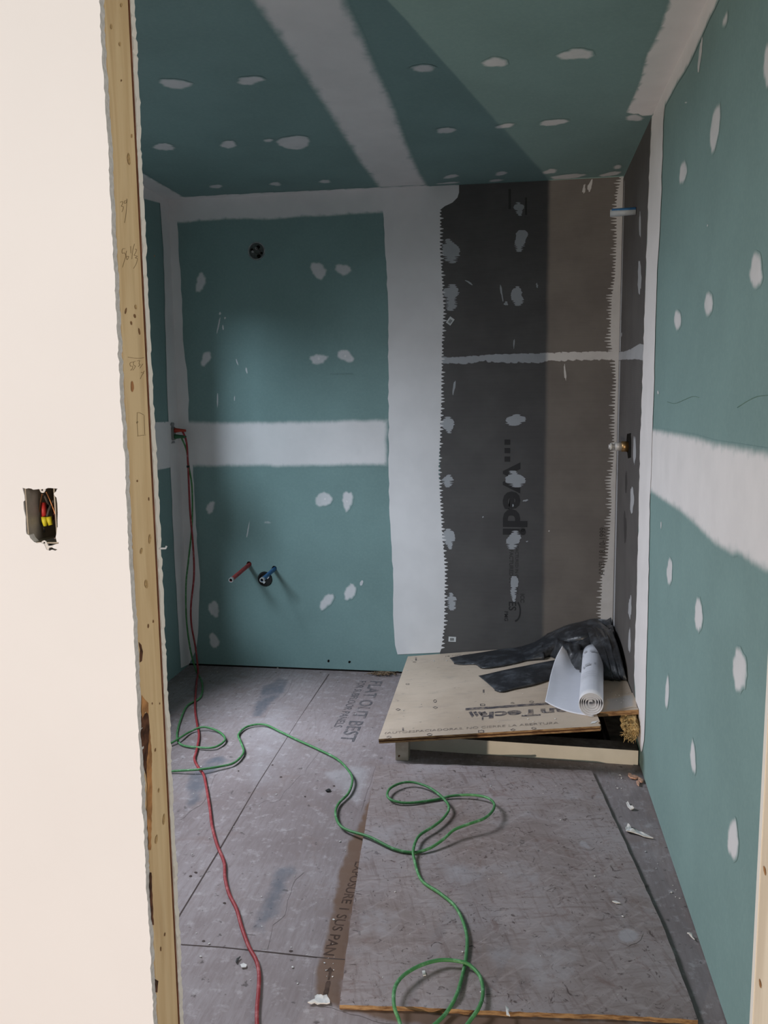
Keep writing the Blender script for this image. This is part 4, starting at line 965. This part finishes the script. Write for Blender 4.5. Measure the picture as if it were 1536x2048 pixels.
# straw-coloured debris against the back wall
bm = bmesh.new(); rnd = random.Random(6)
for k in range(70):
    c = onfloor(rnd.gauss(768, 13), rnd.uniform(1344, 1350), .004+rnd.uniform(0, .010)); a = rnd.uniform(0, 6.28); l = rnd.uniform(.008, .03)
    c.y = min(c.y, D-.012)
    d = V((math.cos(a)*l, math.sin(a)*l*.4, rnd.uniform(-.002, .006))); p = c-d; q = c+d
    for z in (p, q): z.y = min(z.y, D-.006); z.z = max(z.z, .0035)
    tube_bm(bm, [p, (p+q)/2+V((0, 0, .004)), q], rnd.uniform(.001, .0028), 4)
o = fin('wood_shavings', bm, m_plain('straw', (.20, .14, .09), .9, .1, 0, .4, 90)); tag(o, 'small heap of brown wood shavings against the foot of the green back wall', 'shavings'); o['kind'] = 'stuff'
# countless gypsum crumbs
def crumbs(name, spots, f, label, smin, smax, seed, mat=MSCRAP):
    rnd = random.Random(seed); bm = bmesh.new()
    for (x0, y0, x1, y1, n) in spots:
        for k in range(n):
            c = f(rnd.uniform(x0, x1), rnd.uniform(y0, y1)); r = rnd.uniform(smin, smax)*(.5 if rnd.random() < .6 else 1)
            m = Matrix.Translation(c+V((0, 0, r*.35))) @ Matrix.Rotation(rnd.uniform(0, 3), 4, 'Z') @ Matrix.Diagonal((r*rnd.uniform(.6, 1.6), r, r*.5, 1))
            bmesh.ops.create_icosphere(bm, subdivisions=1, radius=1, matrix=m)
    o = fin(name, bm, mat); tag(o, label, 'crumbs'); o['kind'] = 'stuff'; return o
crumbs('gypsum_crumbs', [(1200,1545,1260,1580,16),(1385,1720,1400,1860,0),(1290,1700,1330,1760,6),(1330,1760,1400,1850,10),(360,1500,700,1990,46),(420,1350,760,1480,18),(640,1900,676,2000,10)], lambda x, y: onfloor(x, y, .001), 'white gypsum crumbs scattered over the dusty subfloor', .0012, .0038, 3)
crumbs('gypsum_crumbs', [(830,1560,1150,1700,10),(760,1720,1250,2000,26)], lambda x, y: onfloor(x, y, ZO+.001), 'white gypsum crumbs scattered over the strand board sheet', .001, .003, 4)
crumbs('gypsum_crumbs', [(1045,1418,1150,1445,18),(860,1430,1000,1460,6),(850,1315,900,1325,8),(1210,1380,1262,1412,22),(800,1320,1080,1460,16)], lambda x, y: onpan(x, y, .001), 'white gypsum crumbs scattered over the tilted plywood panel', .001, .0036, 5)
crumbs('gypsum_crumbs', [(395,1334,800,1349,20)], lambda x, y: onfloor(x, min(y, 1350), .001), 'pale crumbs in a line along the foot of the back wall', .002, .006, 8, m_plain('tan_crumb', (.40, .34, .30)))
